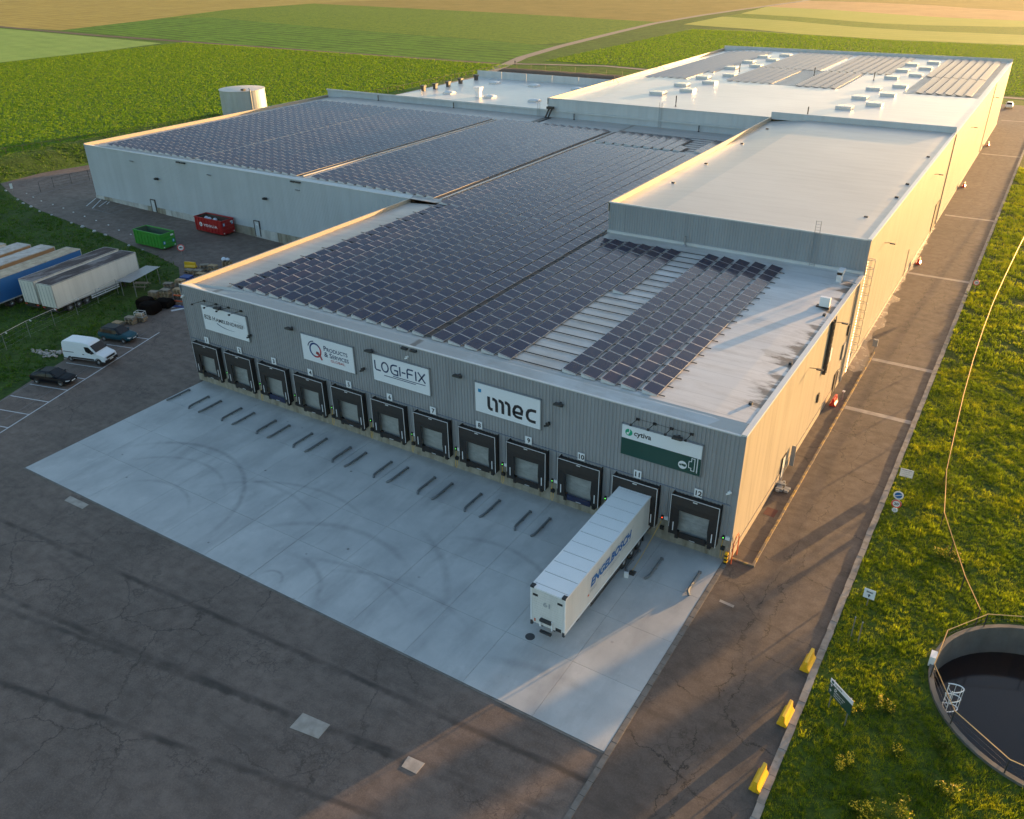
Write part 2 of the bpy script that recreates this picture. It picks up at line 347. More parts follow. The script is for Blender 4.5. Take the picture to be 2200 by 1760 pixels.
# ------------------------------------------------------------------ geometry helpers
class MB:
    def __init__(s): s.v = []; s.f = []; s.m = []
    def add(s, vs, fs, m=0):
        o = len(s.v); s.v += [tuple(p) for p in vs]
        for f in fs: s.f.append(tuple(i + o for i in f)); s.m.append(m)
        return s
    def box(s, x0, x1, y0, y1, z0, z1, m=0):
        return s.add([(x0, y0, z0), (x1, y0, z0), (x1, y1, z0), (x0, y1, z0), (x0, y0, z1), (x1, y0, z1), (x1, y1, z1), (x0, y1, z1)],
                     [(0, 3, 2, 1), (4, 5, 6, 7), (0, 1, 5, 4), (1, 2, 6, 5), (2, 3, 7, 6), (3, 0, 4, 7)], m)
    def cbox(s, c, d, m=0): return s.box(c[0] - d[0] / 2, c[0] + d[0] / 2, c[1] - d[1] / 2, c[1] + d[1] / 2, c[2] - d[2] / 2, c[2] + d[2] / 2, m)
    def quad(s, a, b, c, d, m=0): return s.add([a, b, c, d], [(0, 1, 2, 3)], m)
    def poly(s, pts, m=0): return s.add(pts, [tuple(range(len(pts)))], m)
    def prism(s, pts, y0, y1, m=0, k=None):         # pts in (x,z), extruded along y; k(z) scales y
        k = k or (lambda z: 1.0); n = len(pts)
        vs = [(x, y0 * k(z), z) for x, z in pts] + [(x, y1 * k(z), z) for x, z in pts]
        return s.add(vs, [tuple(range(n)), tuple(range(2 * n - 1, n - 1, -1))] + [(i, n + i, n + (i + 1) % n, (i + 1) % n) for i in range(n)], m)
    def tube(s, pts, r, n=6, m=0, cap=True):
        pts = [Vector(p) for p in pts]; rings = []; L = len(pts)
        rs = r if isinstance(r, (list, tuple)) else [r] * L
        for i, p in enumerate(pts):
            d = (pts[min(i + 1, L - 1)] - pts[max(i - 1, 0)]).normalized()
            u = d.cross(Vector((0, 0, 1))) if abs(d.z) < .95 else d.cross(Vector((1, 0, 0)))
            u.normalize(); w = d.cross(u)
            rings.append([p + (u * math.cos(2 * math.pi * k / n) + w * math.sin(2 * math.pi * k / n)) * rs[i] for k in range(n)])
        vs = [q for rg in rings for q in rg]
        fs = [(i * n + k, i * n + (k + 1) % n, (i + 1) * n + (k + 1) % n, (i + 1) * n + k) for i in range(L - 1) for k in range(n)]
        if cap: fs += [tuple(range(n - 1, -1, -1)), tuple((L - 1) * n + k for k in range(n))]
        return s.add(vs, fs, m)
    def lathe(s, prof, n=24, c=(0, 0, 0), m=0):      # prof: (r,z)
        vs = [(c[0] + r * math.cos(2 * math.pi * k / n), c[1] + r * math.sin(2 * math.pi * k / n), c[2] + z) for r, z in prof for k in range(n)]
        fs = [(i * n + k, i * n + (k + 1) % n, (i + 1) * n + (k + 1) % n, (i + 1) * n + k) for i in range(len(prof) - 1) for k in range(n)]
        return s.add(vs, fs, m)
    def loft(s, rings, m=0, cap=True):
        n = len(rings[0]); vs = [p for r in rings for p in r]
        fs = [(i * n + k, i * n + (k + 1) % n, (i + 1) * n + (k + 1) % n, (i + 1) * n + k) for i in range(len(rings) - 1) for k in range(n)]
        if cap: fs += [tuple(range(n - 1, -1, -1)), tuple((len(rings) - 1) * n + k for k in range(n))]
        return s.add(vs, fs, m)
    def mesh(s, name, mats):
        me = bpy.data.meshes.new(name); me.from_pydata(s.v, [], s.f)
        for x in (mats if isinstance(mats, (list, tuple)) else [mats]): me.materials.append(x)
        me.polygons.foreach_set('material_index', s.m); me.update(); return me
    def build(s, name, mats, parent=None, loc=None, rz=0.0, smooth=False, fix=True):
        me = s.mesh(name, mats)
        if fix:
            import bmesh
            bm = bmesh.new(); bm.from_mesh(me); bmesh.ops.recalc_face_normals(bm, faces=bm.faces); bm.to_mesh(me); bm.free()
        if smooth: me.polygons.foreach_set('use_smooth', [True] * len(me.polygons))
        return link(name, me, parent, loc, rz)
def link(name, me, parent=None, loc=None, rz=0.0):
    o = bpy.data.objects.new(name, me); COL.objects.link(o)
    if parent: o.parent = parent
    if loc: o.location = loc
    if rz: o.rotation_euler = (0, 0, rz)
    return o
def tag(o, label=None, cat=None, group=None, kind=None):
    if label: o['label'] = label
    if cat: o['category'] = cat
    if group: o['group'] = group
    if kind: o['kind'] = kind
    return o
def thing(name, label, cat, loc=(0, 0, 0), rz=0.0, group=None):
    o = bpy.data.objects.new(name, None); COL.objects.link(o); o.location = loc; o.rotation_euler = (0, 0, rz); o.empty_display_size = .3
    return tag(o, label, cat, group)
def copy_tree(o, parent=None):
    c = o.copy(); COL.objects.link(c)
    if parent: c.parent = parent
    for ch in list(KIDS.get(o.name, [])): copy_tree(ch, c)
    return c
KIDS = {}
def reg(root):                                        # remember children before copying
    ch = {}
    for ob in COL.objects:
        if ob.parent: ch.setdefault(ob.parent.name, []).append(ob)
    KIDS.clear(); KIDS.update(ch)
def dup(root, loc, rz=None, label=None, group=None):
    r = copy_tree(root); r.location = loc
    if rz is not None: r.rotation_euler = (0, 0, rz)
    if label: r['label'] = label
    if group: r['group'] = group
    return r
def gz(x): return min(max(0.0, 0.0208 * (-60 - x)), 1.5)
XB = [-132.12, -60.0]
def clipx(poly, x, keep_left):
    out = []
    for i in range(len(poly)):
        a, b = poly[i], poly[(i + 1) % len(poly)]
        ia = (a[0] <= x) if keep_left else (a[0] >= x); ib = (b[0] <= x) if keep_left else (b[0] >= x)
        if ia: out.append(a)
        if ia != ib:
            t = (x - a[0]) / (b[0] - a[0]); out.append((x, a[1] + t * (b[1] - a[1])))
    return out
def sheet(name, poly, dz, mat, kind='structure', label=None, parent=None):   # a polygon lying on the ground
    mb = MB()
    parts = [clipx(poly, XB[0], True), clipx(clipx(poly, XB[0], False), XB[1], True), clipx(poly, XB[1], False)]
    for p in parts:
        if len(p) >= 3: mb.poly([(x, y, gz(x) + dz) for x, y in p])
    o = mb.build(name, mat, parent, fix=False)
    for pl in o.data.polygons:
        if pl.normal.z < 0: pl.flip()
    return tag(o, label, None, None, kind)
def ribbon(name, pts, w, dz, mat, kind='structure', closed=False):
    P = [Vector((x, y)) for x, y in pts]; mb = MB(); L = []; R = []
    for i, p in enumerate(P):
        a = P[max(i - 1, 0)]; b = P[min(i + 1, len(P) - 1)]; d = (b - a).normalized(); n = Vector((-d.y, d.x)) * w / 2
        L.append(p + n); R.append(p - n)
    for i in range(len(P) - 1):
        q = [R[i], R[i + 1], L[i + 1], L[i]]; mb.poly([(v.x, v.y, gz(v.x) + dz) for v in q])
    o = mb.build(name, mat, fix=False)
    for pl in o.data.polygons:
        if pl.normal.z < 0: pl.flip()
    return tag(o, None, None, None, kind)
def tri_mesh(name, V, mat, parent=None):             # V: (N,3,3) float array of loose triangles
    n = len(V); me = bpy.data.meshes.new(name)
    me.vertices.add(n * 3); me.loops.add(n * 3); me.polygons.add(n)
    me.vertices.foreach_set('co', np.ascontiguousarray(V, dtype=np.float32).ravel())
    me.loops.foreach_set('vertex_index', np.arange(n * 3, dtype=np.int32))
    me.polygons.foreach_set('loop_start', np.arange(0, n * 3, 3, dtype=np.int32))
    try: me.polygons.foreach_set('loop_total', np.full(n, 3, dtype=np.int32))
    except Exception: pass
    me.materials.append(mat); me.update(calc_edges=True); me.validate()
    return link(name, me, parent)
def text(name, s, mat, parent, o, xd, zd, w=None, h=None, bold=0.0, shear=0.0, space=1.0):
    c = bpy.data.curves.new('t', 'FONT'); c.body = s; c.offset = bold; c.shear = shear; c.resolution_u = 3; c.space_character = space
    ob = bpy.data.objects.new('t', c); COL.objects.link(ob)
    dg = bpy.context.evaluated_depsgraph_get(); me = bpy.data.meshes.new_from_object(ob.evaluated_get(dg))
    bpy.data.objects.remove(ob)
    co = np.array([v.co[:] for v in me.vertices]); mn = co.min(0); mx = co.max(0)
    sx = w / (mx[0] - mn[0]) if w else None; sy = h / (mx[1] - mn[1]) if h else None
    sx = sx or sy; sy = sy or sx
    o, xd, zd = Vector(o), Vector(xd), Vector(zd)
    for v in me.vertices: v.co = o + xd * ((v.co.x - mn[0]) * sx) + zd * ((v.co.y - mn[1]) * sy)
    me.materials.clear(); me.materials.append(mat)
    me.polygons.foreach_set('material_index', [0] * len(me.polygons)); me.update()
    return link(name, me, parent)
def stroke(mb, pts, w, o, xd, zd, closed=False, m=0):  # flat painted line with mitred corners
    P = [Vector(p) for p in pts]; n = len(P); o, xd, zd = Vector(o), Vector(xd), Vector(zd); A = []; B = []
    for i in range(n):
        a = P[(i - 1) % n] if closed or i > 0 else P[i]; b = P[(i + 1) % n] if closed or i < n - 1 else P[i]
        d1 = (P[i] - a); d2 = (b - P[i])
        if d1.length < 1e-9: d1 = d2
        if d2.length < 1e-9: d2 = d1
        d1.normalize(); d2.normalize(); n1 = Vector((-d1.y, d1.x)); n2 = Vector((-d2.y, d2.x)); mm = n1 + n2
        if mm.length < 1e-6: mm = n1
        mm.normalize(); k = w / 2 / max(.35, mm.dot(n1)); A.append(P[i] + mm * k); B.append(P[i] - mm * k)
    q = lambda v: o + xd * v.x + zd * v.y
    for i in range(n if closed else n - 1):
        j = (i + 1) % n; mb.quad(q(A[i]), q(B[i]), q(B[j]), q(A[j]), m)
def arc(cx, cy, rx, a0, a1, n=14, ry=None):
    ry = ry or rx
    return [(cx + rx * math.cos(math.radians(a0 + (a1 - a0) * i / n)), cy + ry * math.sin(math.radians(a0 + (a1 - a0) * i / n))) for i in range(n + 1)]
def disc(mb, cx, cy, r, o, xd, zd, n=28, m=0, r0=0.0):
    o, xd, zd = Vector(o), Vector(xd), Vector(zd)
    q = lambda a, rr: o + xd * (cx + rr * math.cos(a)) + zd * (cy + rr * math.sin(a))
    for i in range(n):
        a, b = 2 * math.pi * i / n, 2 * math.pi * (i + 1) / n
        if r0 > 0: mb.quad(q(a, r0), q(a, r), q(b, r), q(b, r0), m)
        else: mb.add([q(0, 0), q(a, r), q(b, r)], [(0, 1, 2)], m)
def corr(p0, p1, z0, z1, pitch, depth):              # trapezoidal cladding; ribs stand proud on the right-hand side of p0->p1
    mb = MB(); a = Vector((p0[0], p0[1])); b = Vector((p1[0], p1[1])); L = (b - a).length; d = (b - a) / L; n = Vector((d.y, -d.x))
    k = max(1, round(L / pitch)); st = L / k; pr = []
    for i in range(k):
        for f, e in ((0, 0), (.42, 0), (.52, depth), (.9, depth)):
            pr.append((i * st + f * st, e))
    pr.append((L, 0)); vs = []
    for s_, e in pr:
        p = a + d * s_ + n * e; vs += [(p.x, p.y, z0), (p.x, p.y, z1)]
    mb.add(vs, [(2 * i, 2 * i + 2, 2 * i + 3, 2 * i + 1) for i in range(len(pr) - 1)]); return mb

# ================================================================== SETTING
gb = MB()
for x0, x1, y0, y1 in [(-4000, -132.12, -600, 5000), (-132.12, -60, -600, 5000), (-60, 8.2, -600, 5000), (8.2, 40, 60, 5000), (8.2, 40, -600, -60), (40, 4000, -600, 5000)]:
    gb.quad((x0, y0, gz(x0) - .05), (x1, y0, gz(x1) - .05), (x1, y1, gz(x1) - .05), (x0, y1, gz(x0) - .05))
tag(gb.build('ground', M['beet'], fix=False), 'green beet field ground around the warehouse', None, None, 'structure')
tanp = [(-2500, 262), (-534, 252), (-476, 251.5), (-497, 328), (-528, 417), (-520, 514), (-489, 567), (-440, 900), (-440, 3500), (-2500, 3500)]
sheet('field', tanp, -.02, M['tan'], label='tan stubble field at the far left')
sheet('field', [(-476, 252), (-334, 240), (-260, 237.5), (-173, 236), (-181, 300), (-195, 300.5), (-232, 310), (-301, 320), (-375, 335), (-476, 358), (-500, 333)], -.03, M['midcrop'], label='green crop strip with drill rows beyond the track')
sheet('field', [(-476, 358), (-375, 335), (-301, 320), (-232, 310), (-195, 300.5), (-183, 322), (-190, 380), (-196, 440), (-330, 470), (-520, 500), (-528, 417), (-500, 333)], -.028, M['beet2'], label='speckled yellow-green field beyond the drilled strip')
sheet('field', [(-330, 470), (-196, 440), (-190, 500), (-186, 557), (-175, 662), (-165, 900), (-165, 3500), (-440, 3500), (-440, 900), (-489, 567), (-520, 514), (-520, 500)], -.026, M['brownfield'], label='brownish field at the top of the view')
sheet('field', [(-521, 244), (-359, 229), (-354, 195), (-354, -300), (-1200, -300), (-1200, 250)], -.024, M['palecrop'], label='pale green field at the left edge')
sheet('field', [(-176, 431), (-106, 407), (-8, 406.8), (1500, 400), (1500, 453), (-11, 457.7), (-90, 462), (-176, 494)], -.022, M['yellowcrop'], label='near yellow-green strip behind the rear hall')
sheet('field', [(-176, 494), (-90, 462), (-11, 457.7), (1500, 453), (1500, 505), (-14, 505), (-86, 493), (-174, 523)], -.02, M['beet2'], label='darker green strip between the yellow strips')
sheet('field', [(-174, 523), (-86, 493), (-14, 505), (1500, 505), (1500, 545), (-17, 551), (-88, 565), (-179, 593)], -.018, M['yellowcrop'], label='far yellow-green strip')
sheet('field', [(-179, 593), (-88, 565), (-17, 551), (1500, 545), (1500, 628), (-23, 634), (-81, 668), (-172, 671)], -.016, M['tanpink'], label='pinkish bare strip at the top right')
sheet('field', [(-172, 671), (-81, 668), (-23, 634), (1500, 628), (1500, 3500), (-165, 3500)], -.014, M['brownfield'], label='brown field at the top right')
ribbon('track', [(-560, 256), (-534, 251), (-432, 241), (-334, 238.5), (-260, 236), (-172, 234)], 4.6, .0, M['soil'])
ribbon('track', [(-160, 212), (-163, 219.5), (-168, 236), (-174, 256), (-181, 300), (-188, 370), (-193, 430), (-191, 500), (-186, 557), (-175, 662), (-163, 900)], 4.6, .012, M['gravel'])
ribbon('track', [(-154.5, 95), (-156.5, 160), (-157.5, 200), (-162, 222)], 3.4, .018, M['gravel'])
ribbon('track', [(-168, 236.5), (-133, 246.5), (-100, 246), (-20, 246), (120, 240)], 3.0, .024, M['gravel'])
# grassy banks
def bank(name, prof, ax, a0, a1, mat, n=40):          # prof: list of (u,z); ax 'y': u is x and it runs along y
    mb = MB(); r = random.Random(3); rings = []
    for i in range(n + 1):
        a = a0 + (a1 - a0) * i / n
        rings.append([((u + r.uniform(-.35, .35), a, z + r.uniform(-.12, .12)) if ax == 'y' else (a, u + r.uniform(-.4, .4), z + r.uniform(-.15, .15))) for u, z in prof])
    mb.loft(rings, cap=False); mb.f = [f for f in mb.f]
    o = mb.build(name, mat, fix=False, smooth=True); return tag(o, None, None, None, 'structure')
def strip_bank(name, prof, ax, a0, a1, mat, n=40):
    mb = MB(); r = random.Random(5); P = len(prof); vs = []
    for i in range(n + 1):
        a = a0 + (a1 - a0) * i / n
        for u, z in prof:
            j, k = r.uniform(-.4, .4), r.uniform(-.12, .12)
            vs.append((u + j, a, z + k) if ax == 'y' else (a, u + j, z + k))
    mb.add(vs, [(i * P + k, i * P + k + 1, (i + 1) * P + k + 1, (i + 1) * P + k) for i in range(n) for k in range(P - 1)])
    o = mb.build(name, mat, smooth=True); return tag(o, None, None, None, 'structure')
strip_bank('bank', [(-156.4, 1.3), (-158.5, 2.2), (-162, 4.0), (-166, 4.3), (-171, 3.2), (-175.5, 1.4)], 'y', 22, 96, M['turf_dark'])
strip_bank('bank', [(182, -.3), (188, 1.4), (196, 4.4), (201, 5.0), (212, 3.2), (228, .6), (236, -.3)], 'x', -147, -73, M['soil'])
# left grass, yard, road
sheet('grass_ground', [(-175, 60), (-157, 52), (-157, 35), (-138, 29), (-110, 26), (-86, 23), (-79, 13), (-73, 3), (-68, -12), (-58, -34), (-58, -90), (-175, -90)], -.03, M['turf_dark'], label='rough grass beside the yard')
yard = [(-155, 100), (-155, 52.5), (-157, 44), (-155.8, 34.4), (-145, 30.5), (-138, 28.8), (-130.5, 27.1), (-119.6, 26), (-109.3, 25.1), (-102.5, 24.0), (-96, 23.2), (-88.5, 21.6), (-84.5, 18.6), (-82, 14), (-79.5, 9),
        (-77, 3), (-75, -4), (-73.3, -9.2), (-71.6, -14), (-69.6, -20), (-66, -30), (-62, -45), (-58, -90), (8.0, -90), (8.0, 30), (-30, 60), (-100, 75)]
sheet('asphalt_yard', yard, .0, M['asphalt'], label='cracked dark asphalt yard')
sheet('road', [(.05, -90), (8.0, -90), (8.0, 206), (15, 212), (40, 214), (40, 232), (-20, 232), (-20, 199), (.05, 199)], .004, M['asphalt_road'], label='asphalt service road along the sunlit side wall')
# concrete pad: slabs with open joints
pad = sheet('concrete_pad', [(-57.6, -19.85), (-.36, -19.85), (-.36, -.02), (-57.6, -.02)], .006, M['slabgap'], label='pale concrete apron in front of the docks')
pad.data.clear_geometry(); mbp = MB(); mbp.box(-57.65, -.36, -19.85, -.02, -.02, .006); pad.data = mbp.mesh('concrete_pad', M['slabgap'])
xs = [-57.6, -53.3, -48.55, -43.5, -38.85, -34.1, -29.3, -24.45, -19.7, -14.9, -10.2, -5.15, -.36]; ys = [-19.85, -14.75, -9.9, -4.95, -.02]
for i in range(12):
    for j in range(4):
        g = .009 if i != 5 else .022
        b = MB().box(xs[i] + g, xs[i + 1] - g, ys[j] + .009, ys[j + 1] - .009, -.01, .03 + rnd.uniform(-.002, .002)); b.build('concrete_slab', M['pad'], pad)
edge = MB().box(-57.75, -.36, -20.0, -19.87, -.05, .02); tag(edge.build('pad_edge', M['kerbdark']), 'narrow dark edging along the open side of the apron', None, None, 'structure')
# gutter stones at the pad's right edge and road kerb
gk = thing('kerb', 'row of dark gutter stones along the right edge of the apron', None, (-.16, -22, 0)); gk['kind'] = 'structure'
del gk['label']; gk['label'] = 'row of dark gutter stones along the right edge of the apron'
st = MB().box(-.17, .17, -.485, .485, -.05, .045).mesh('gutter_stone', M['kerbdark'])
for i in range(28):
    o = link('kerb_stone', st, gk, (rnd.uniform(-.008, .008), -9.5 + i * 1.0 + 4.0, rnd.uniform(-.006, .006)))
rk = thing('kerb', None, None, (8.2, -30, 0)); rk['kind'] = 'structure'; rk['label'] = 'worn concrete kerb between the service road and the grass verge'
st2 = MB().box(-.21, .21, -.49, .49, -.1, .13).mesh('road_kerb_stone', M['kerb'])
for i in range(100):
    o = link('kerb_stone', st2, rk, (rnd.uniform(-.02, .02), i * 1.0 - 2, rnd.uniform(-.02, .01)), rnd.uniform(-.012, .012))
lb = MB()
for i in range(130): lb.box(-.2, .2, 98 + i, 98.98 + i, -.1, .12 + rnd.uniform(-.02, .01))
o = lb.build('kerb_run', M['kerb'], rk); o['kind'] = 'stuff'
# verge with a round hole for the basin
BC = (21.3, -3.2); BR = 6.75; N = 72
vb = MB(); bd = []
for k in range(N):
    a = 2 * math.pi * k / N; dx, dy = math.cos(a), math.sin(a)
    t_x = ((40 - BC[0]) / dx if dx > 1e-6 else (8.2 - BC[0]) / dx if dx < -1e-6 else 1e9); t_y = ((60 - BC[1]) / dy if dy > 1e-6 else (-60 - BC[1]) / dy if dy < -1e-6 else 1e9)
    t = min(t_x, t_y); bd.append((BC[0] + dx * t, BC[1] + dy * t, .03))
cn = [(40, 60), (8.2, 60), (8.2, -60), (40, -60)]
for k in range(N):
    k2 = (k + 1) % N; a = 2 * math.pi * k / N; a2 = 2 * math.pi * (k + 1) / N
    i0 = (BC[0] + math.cos(a) * (BR + .28), BC[1] + math.sin(a) * (BR + .28), .03); i1 = (BC[0] + math.cos(a2) * (BR + .28), BC[1] + math.sin(a2) * (BR + .28), .03)
    P = [i0, bd[k]]
    for cx, cy in cn:
        ca = math.atan2(cy - BC[1], cx - BC[0]) % (2 * math.pi)
        if a < ca < a2: P.append((cx, cy, .03))
    P += [bd[k2], i1]; vb.poly(P)
vb.quad((8.2, 60, .03), (60, 60, .03), (60, 215, .03), (8.2, 215, .03)); vb.quad((40, -60, .03), (80, -60, .03), (80, 60, .03), (40, 60, .03))
o = vb.build('verge', M['turf'], fix=False)
for pl in o.data.polygons:
    if pl.normal.z < 0: pl.flip()
tag(o, 'rough grass verge right of the road', None, None, 'structure')
# road channels, painted marks, puddles, patches
for i, (y, x0) in enumerate([(28.8, 1.85), (41.55, 1.85), (72.8, .15), (105.8, .6), (160., .6), (205., .6)]):
    sheet('drain_strip', [(x0, y - .36), (7.97, y - .36), (7.97, y + .36), (x0, y + .36)], .008, M['strip'], label='pale concrete channel strip across the road')
sheet('drain_strip', [(.9, -4.5), (1.95, -4.6), (1.95, -4.35), (.9, -4.25)], .008, M['strip'])
def blob(name, pts, dz, mat, label): return sheet(name, pts, dz, mat, label=label)
def wav(y0, y1, n, base, amp, sd):
    r = random.Random(sd); return [(base + r.uniform(-amp, amp), y0 + (y1 - y0) * i / n) for i in range(n + 1)]
blob('puddle', [(.06, 37.6), (.9, 37.2), (1.55, 38.0), (1.7, 41.0), (1.2, 43.3)] + wav(45, 62, 16, .85, .5, 4) + [(.06, 63)], .012, M['puddle'], 'wet pinkish puddle along the foot of the side wall')
blob('puddle', [(.06, 63.5)] + wav(64, 97, 18, .45, .25, 8) + [(.06, 97.5)], .012, M['puddle'], 'thin wet strip along the far side wall')
sheet('painted_patch', [(.35, 7.2), (1.25, 7.1), (1.3, 8.25), (.4, 8.3)], .01, M['redpatch'], label='dull red painted square on the side path')
for pts, lb_ in [([(-16.9, -28), (-14.9, -27.7), (-15.0, -26.6), (-17.0, -26.8)], 'large pale concrete slab cover in the asphalt'), ([(-9.6, -26.65), (-8.6, -26.6), (-8.6, -25.8), (-9.7, -25.9)], 'small pale concrete cover half in sunlight'),
                 ([(-49.9, -21.05), (-47.5, -21.0), (-47.6, -20.35), (-50.1, -20.4)], 'pale concrete cover beside the left end of the apron')]:
    cx = sum(p[0] for p in pts) / 4; cy = sum(p[1] for p in pts) / 4
    mb = MB(); mb.add([(x - cx, y - cy, -.02) for x, y in pts] + [(x - cx, y - cy, .02) for x, y in pts], [(0, 1, 2, 3), (7, 6, 5, 4), (0, 4, 5, 1), (1, 5, 6, 2), (2, 6, 7, 3), (3, 7, 4, 0)])
    tag(mb.build('drain_cover', M['strip'], None, (cx, cy, 0)), lb_, 'drain cover')
tag(MB().lathe([(0, .034), (.33, .034), (.33, 0)], 20).build('manhole_cover', M['dark_steel'], None, (-8.6, -14.3, 0)), 'round dark manhole cover in the apron by the trailer nose', 'manhole cover')
# parking lines
UA = math.radians(16); U = Vector((math.cos(UA), math.sin(UA))); Vv = Vector((-math.sin(UA), math.cos(UA)))
pl_ = MB(); plf = MB(); E0 = Vector((-69.3, -4.0))
def gl(mb, a, b, w, dz=.006):
    d = (b - a).normalized(); n = Vector((-d.y, d.x)) * w / 2; k = 6
    for i in range(k):
        p, q = a + (b - a) * (i / k), a + (b - a) * ((i + 1) / k)
        mb.poly([(v.x, v.y, gz(v.x) + dz) for v in (p - n, q - n, q + n, p + n)])
gl(pl_, E0 - Vv * 22, E0 + Vv * 9.9, .12)
for k in range(-8, 5):
    e = E0 + Vv * (k * 2.64)
    if k < 4: gl(pl_, e - U * 4.75, e, .11, .007)
gl(plf, E0 - U * 1.55 - Vv * 12, E0 - U * 1.55 + Vv * 9.5, .06, .0065); gl(plf, E0 - U * 4.8 - Vv * 21, E0 - U * 4.8 - Vv * 1, .1, .0065)
tag(pl_.build('parking_lines', M['line'], fix=False), 'white parking bay lines', None, None, 'structure')
tag(plf.build('parking_lines', M['line_faint'], fix=False), 'faint worn parking lines', None, None, 'structure')
yl = MB(); yf = MB()
for a, b in [((-126.9, 33.1), (-129.9, 37)), ((-124.8, 32.8), (-128.4, 37)), ((-124.8, 34.1), (-126.7, 37)), ((-124.9, 35.7), (-126.0, 37))]: gl(yl, Vector(a), Vector(b), .18)
for a, b in [((-121.8, 32.5), (-122.7, 37)), ((-119.5, 32.4), (-119.8, 37)), ((-141, 30), (-143, 45)), ((-119.5, 32.4), (-124.8, 32.8))]: gl(yf, Vector(a), Vector(b), .14)
tag(yl.build('parking_lines', M['line'], fix=False), 'slanted white hatch lines at the corner of the left hall', None, None, 'structure')
tag(yf.build('parking_lines', M['line_faint'], fix=False), 'faint lines in front of the left hall', None, None, 'structure')
zb = MB()
for q in (-79.0, -77.6, -76.3): gl(zb, Vector((q, 10.6)), Vector((q + .9, 12.4)), .5)
tag(zb.build('crossing_stripes', M['line'], fix=False), 'white crossing stripes behind the black bales', None, None, 'structure')

# ================================================================== WAREHOUSE
W = thing('warehouse', 'large grey metal warehouse with loading docks, solar roofs and a sunlit side wall', 'building', (0, 0, 0))
def part(mb, name, mat, label=None, parent=None, **kw):
    o = mb.build(name, mat, parent or W, **kw)
    if label: o['label'] = label
    return o
# dock hall: facade facing -y
part(corr((-58.2, 0), (-.42, 0), 1.9, 10.74, .3, .05), 'wall', M['clad_grey'], 'grey ribbed dock facade', fix=False)
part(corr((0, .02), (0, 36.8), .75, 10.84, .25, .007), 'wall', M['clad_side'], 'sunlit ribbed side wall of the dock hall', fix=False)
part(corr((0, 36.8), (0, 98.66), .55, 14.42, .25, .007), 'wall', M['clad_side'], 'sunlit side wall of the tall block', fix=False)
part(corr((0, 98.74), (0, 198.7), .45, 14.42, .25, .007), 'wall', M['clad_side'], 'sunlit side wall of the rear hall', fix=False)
part(corr((-28.6, 36.8), (-.02, 36.8), 10.75, 14.33, .3, .045), 'wall', M['clad_mid'], 'blue-grey ribbed front of the tall block', fix=False)
part(corr((-130.1, 37.4), (-58.3, 37.4), 1.9, 10.72, .3, .03), 'wall', M['clad_pale'], 'pale ribbed front wall of the left hall', fix=False)
part(corr((-58.26, 37.4), (-58.26, .02), .0, 10.2, .3, .03), 'wall', M['clad_grey'], 'shaded left wall of the dock hall', fix=False)
part(corr((-130.1, 98.7), (-130.1, 37.42), .0, 10.9, .3, .03), 'wall', M['clad_pale'], 'end wall of the left hall', fix=False)
wb = MB(); wb.quad((-28.6, 36.82, 10.4), (-28.6, 98.66, 10.4), (-28.6, 98.66, 14.36), (-28.6, 36.82, 14.36))
part(wb, 'wall', M['clad_mid'], 'side of the tall block above the solar roof', fix=False)
part(corr((-72.2, 98.7), (-28.62, 98.7), 12.0, 14.28, .9, .02), 'wall', M['parapet_pale'], 'upper pale front of the rear hall', fix=False)
wl = MB().box(-129.9, -28.64, 98.62, 98.74, 10.3, 12.0); part(wl, 'wall', M['clad_pale'], 'pale upstand at the back of the left hall roof')
wb = MB(); wb.quad((-72.2, 198.7, 0), (-72.2, 98.76, 0), (-72.2, 98.76, 14.2), (-72.2, 198.7, 14.2)); wb.quad((0, 198.7, 0), (-72.2, 198.7, 0), (-72.2, 198.7, 14.2), (0, 198.7, 14.2))
part(wb, 'wall', M['clad_pale'], 'back and left walls of the rear hall', fix=False)
wb = MB(); wb.quad((-116.2, 139.5, 0), (-116.2, 98.8, 0), (-116.2, 98.8, 10.9), (-116.2, 139.5, 10.9)); wb.quad((-72.3, 139.6, 0), (-116.2, 139.6, 0), (-116.2, 139.6, 10.8), (-72.3, 139.6, 10.8))
part(wb, 'wall', M['clad_pale'], 'outer walls of the rear annex', fix=False)
# corner and base trims
part(MB().box(-.42, .035, -.06, -.001, 1.87, 10.72), 'corner_trim', M['trim_grey']); part(MB().box(-58.32, -58.2, -.06, .02, 1.0, 10.72), 'corner_trim', M['trim_grey'])
part(MB().box(-58.2, -.42, -.11, -.055, 4.93, 5.0), 'rail', M['trim_blue'], 'thin bluish rail above the dock shelters')
part(MB().box(.0, .05, 98.6, 98.8, .4, 14.4), 'wall_joint', M['dark_steel'])
DK = [-2.8 - 4.795 * k for k in range(12)]            # dock centres, 12 .. 1
prev = -58.25
for c in sorted(DK):
    part(MB().box(prev, c - 1.45, -.045, 0.1, 0, 1.87), 'plinth', M['plinth']); part(MB().box(c - 1.45, c + 1.45, -.03, .1, 0, 1.18), 'dock_sill', M['plinth']); prev = c + 1.45
part(MB().box(prev, .03, -.045, .1, 0, 1.87), 'plinth', M['plinth'])
pp = MB(); pp.box(0, .06, .1, 36.8, 0, .72); pp.box(0, .06, 36.8, 98.6, 0, .52); pp.box(0, .06, 98.8, 198.6, 0, .42); part(pp, 'plinth', M['parapet'], 'light base strip of the side wall')
for i in range(30):                                    # precast base panels of the left hall
    x0 = -130.1 + i * 2.39; b = MB().box(x0 + .01, x0 + 2.38, 37.28 - rnd.uniform(0, .03), 37.42, .2, 1.9 if i > 22 else 2.0)
    part(b, 'base_panel', M['plinth_pale'] if rnd.random() < .72 else M['plinth'])
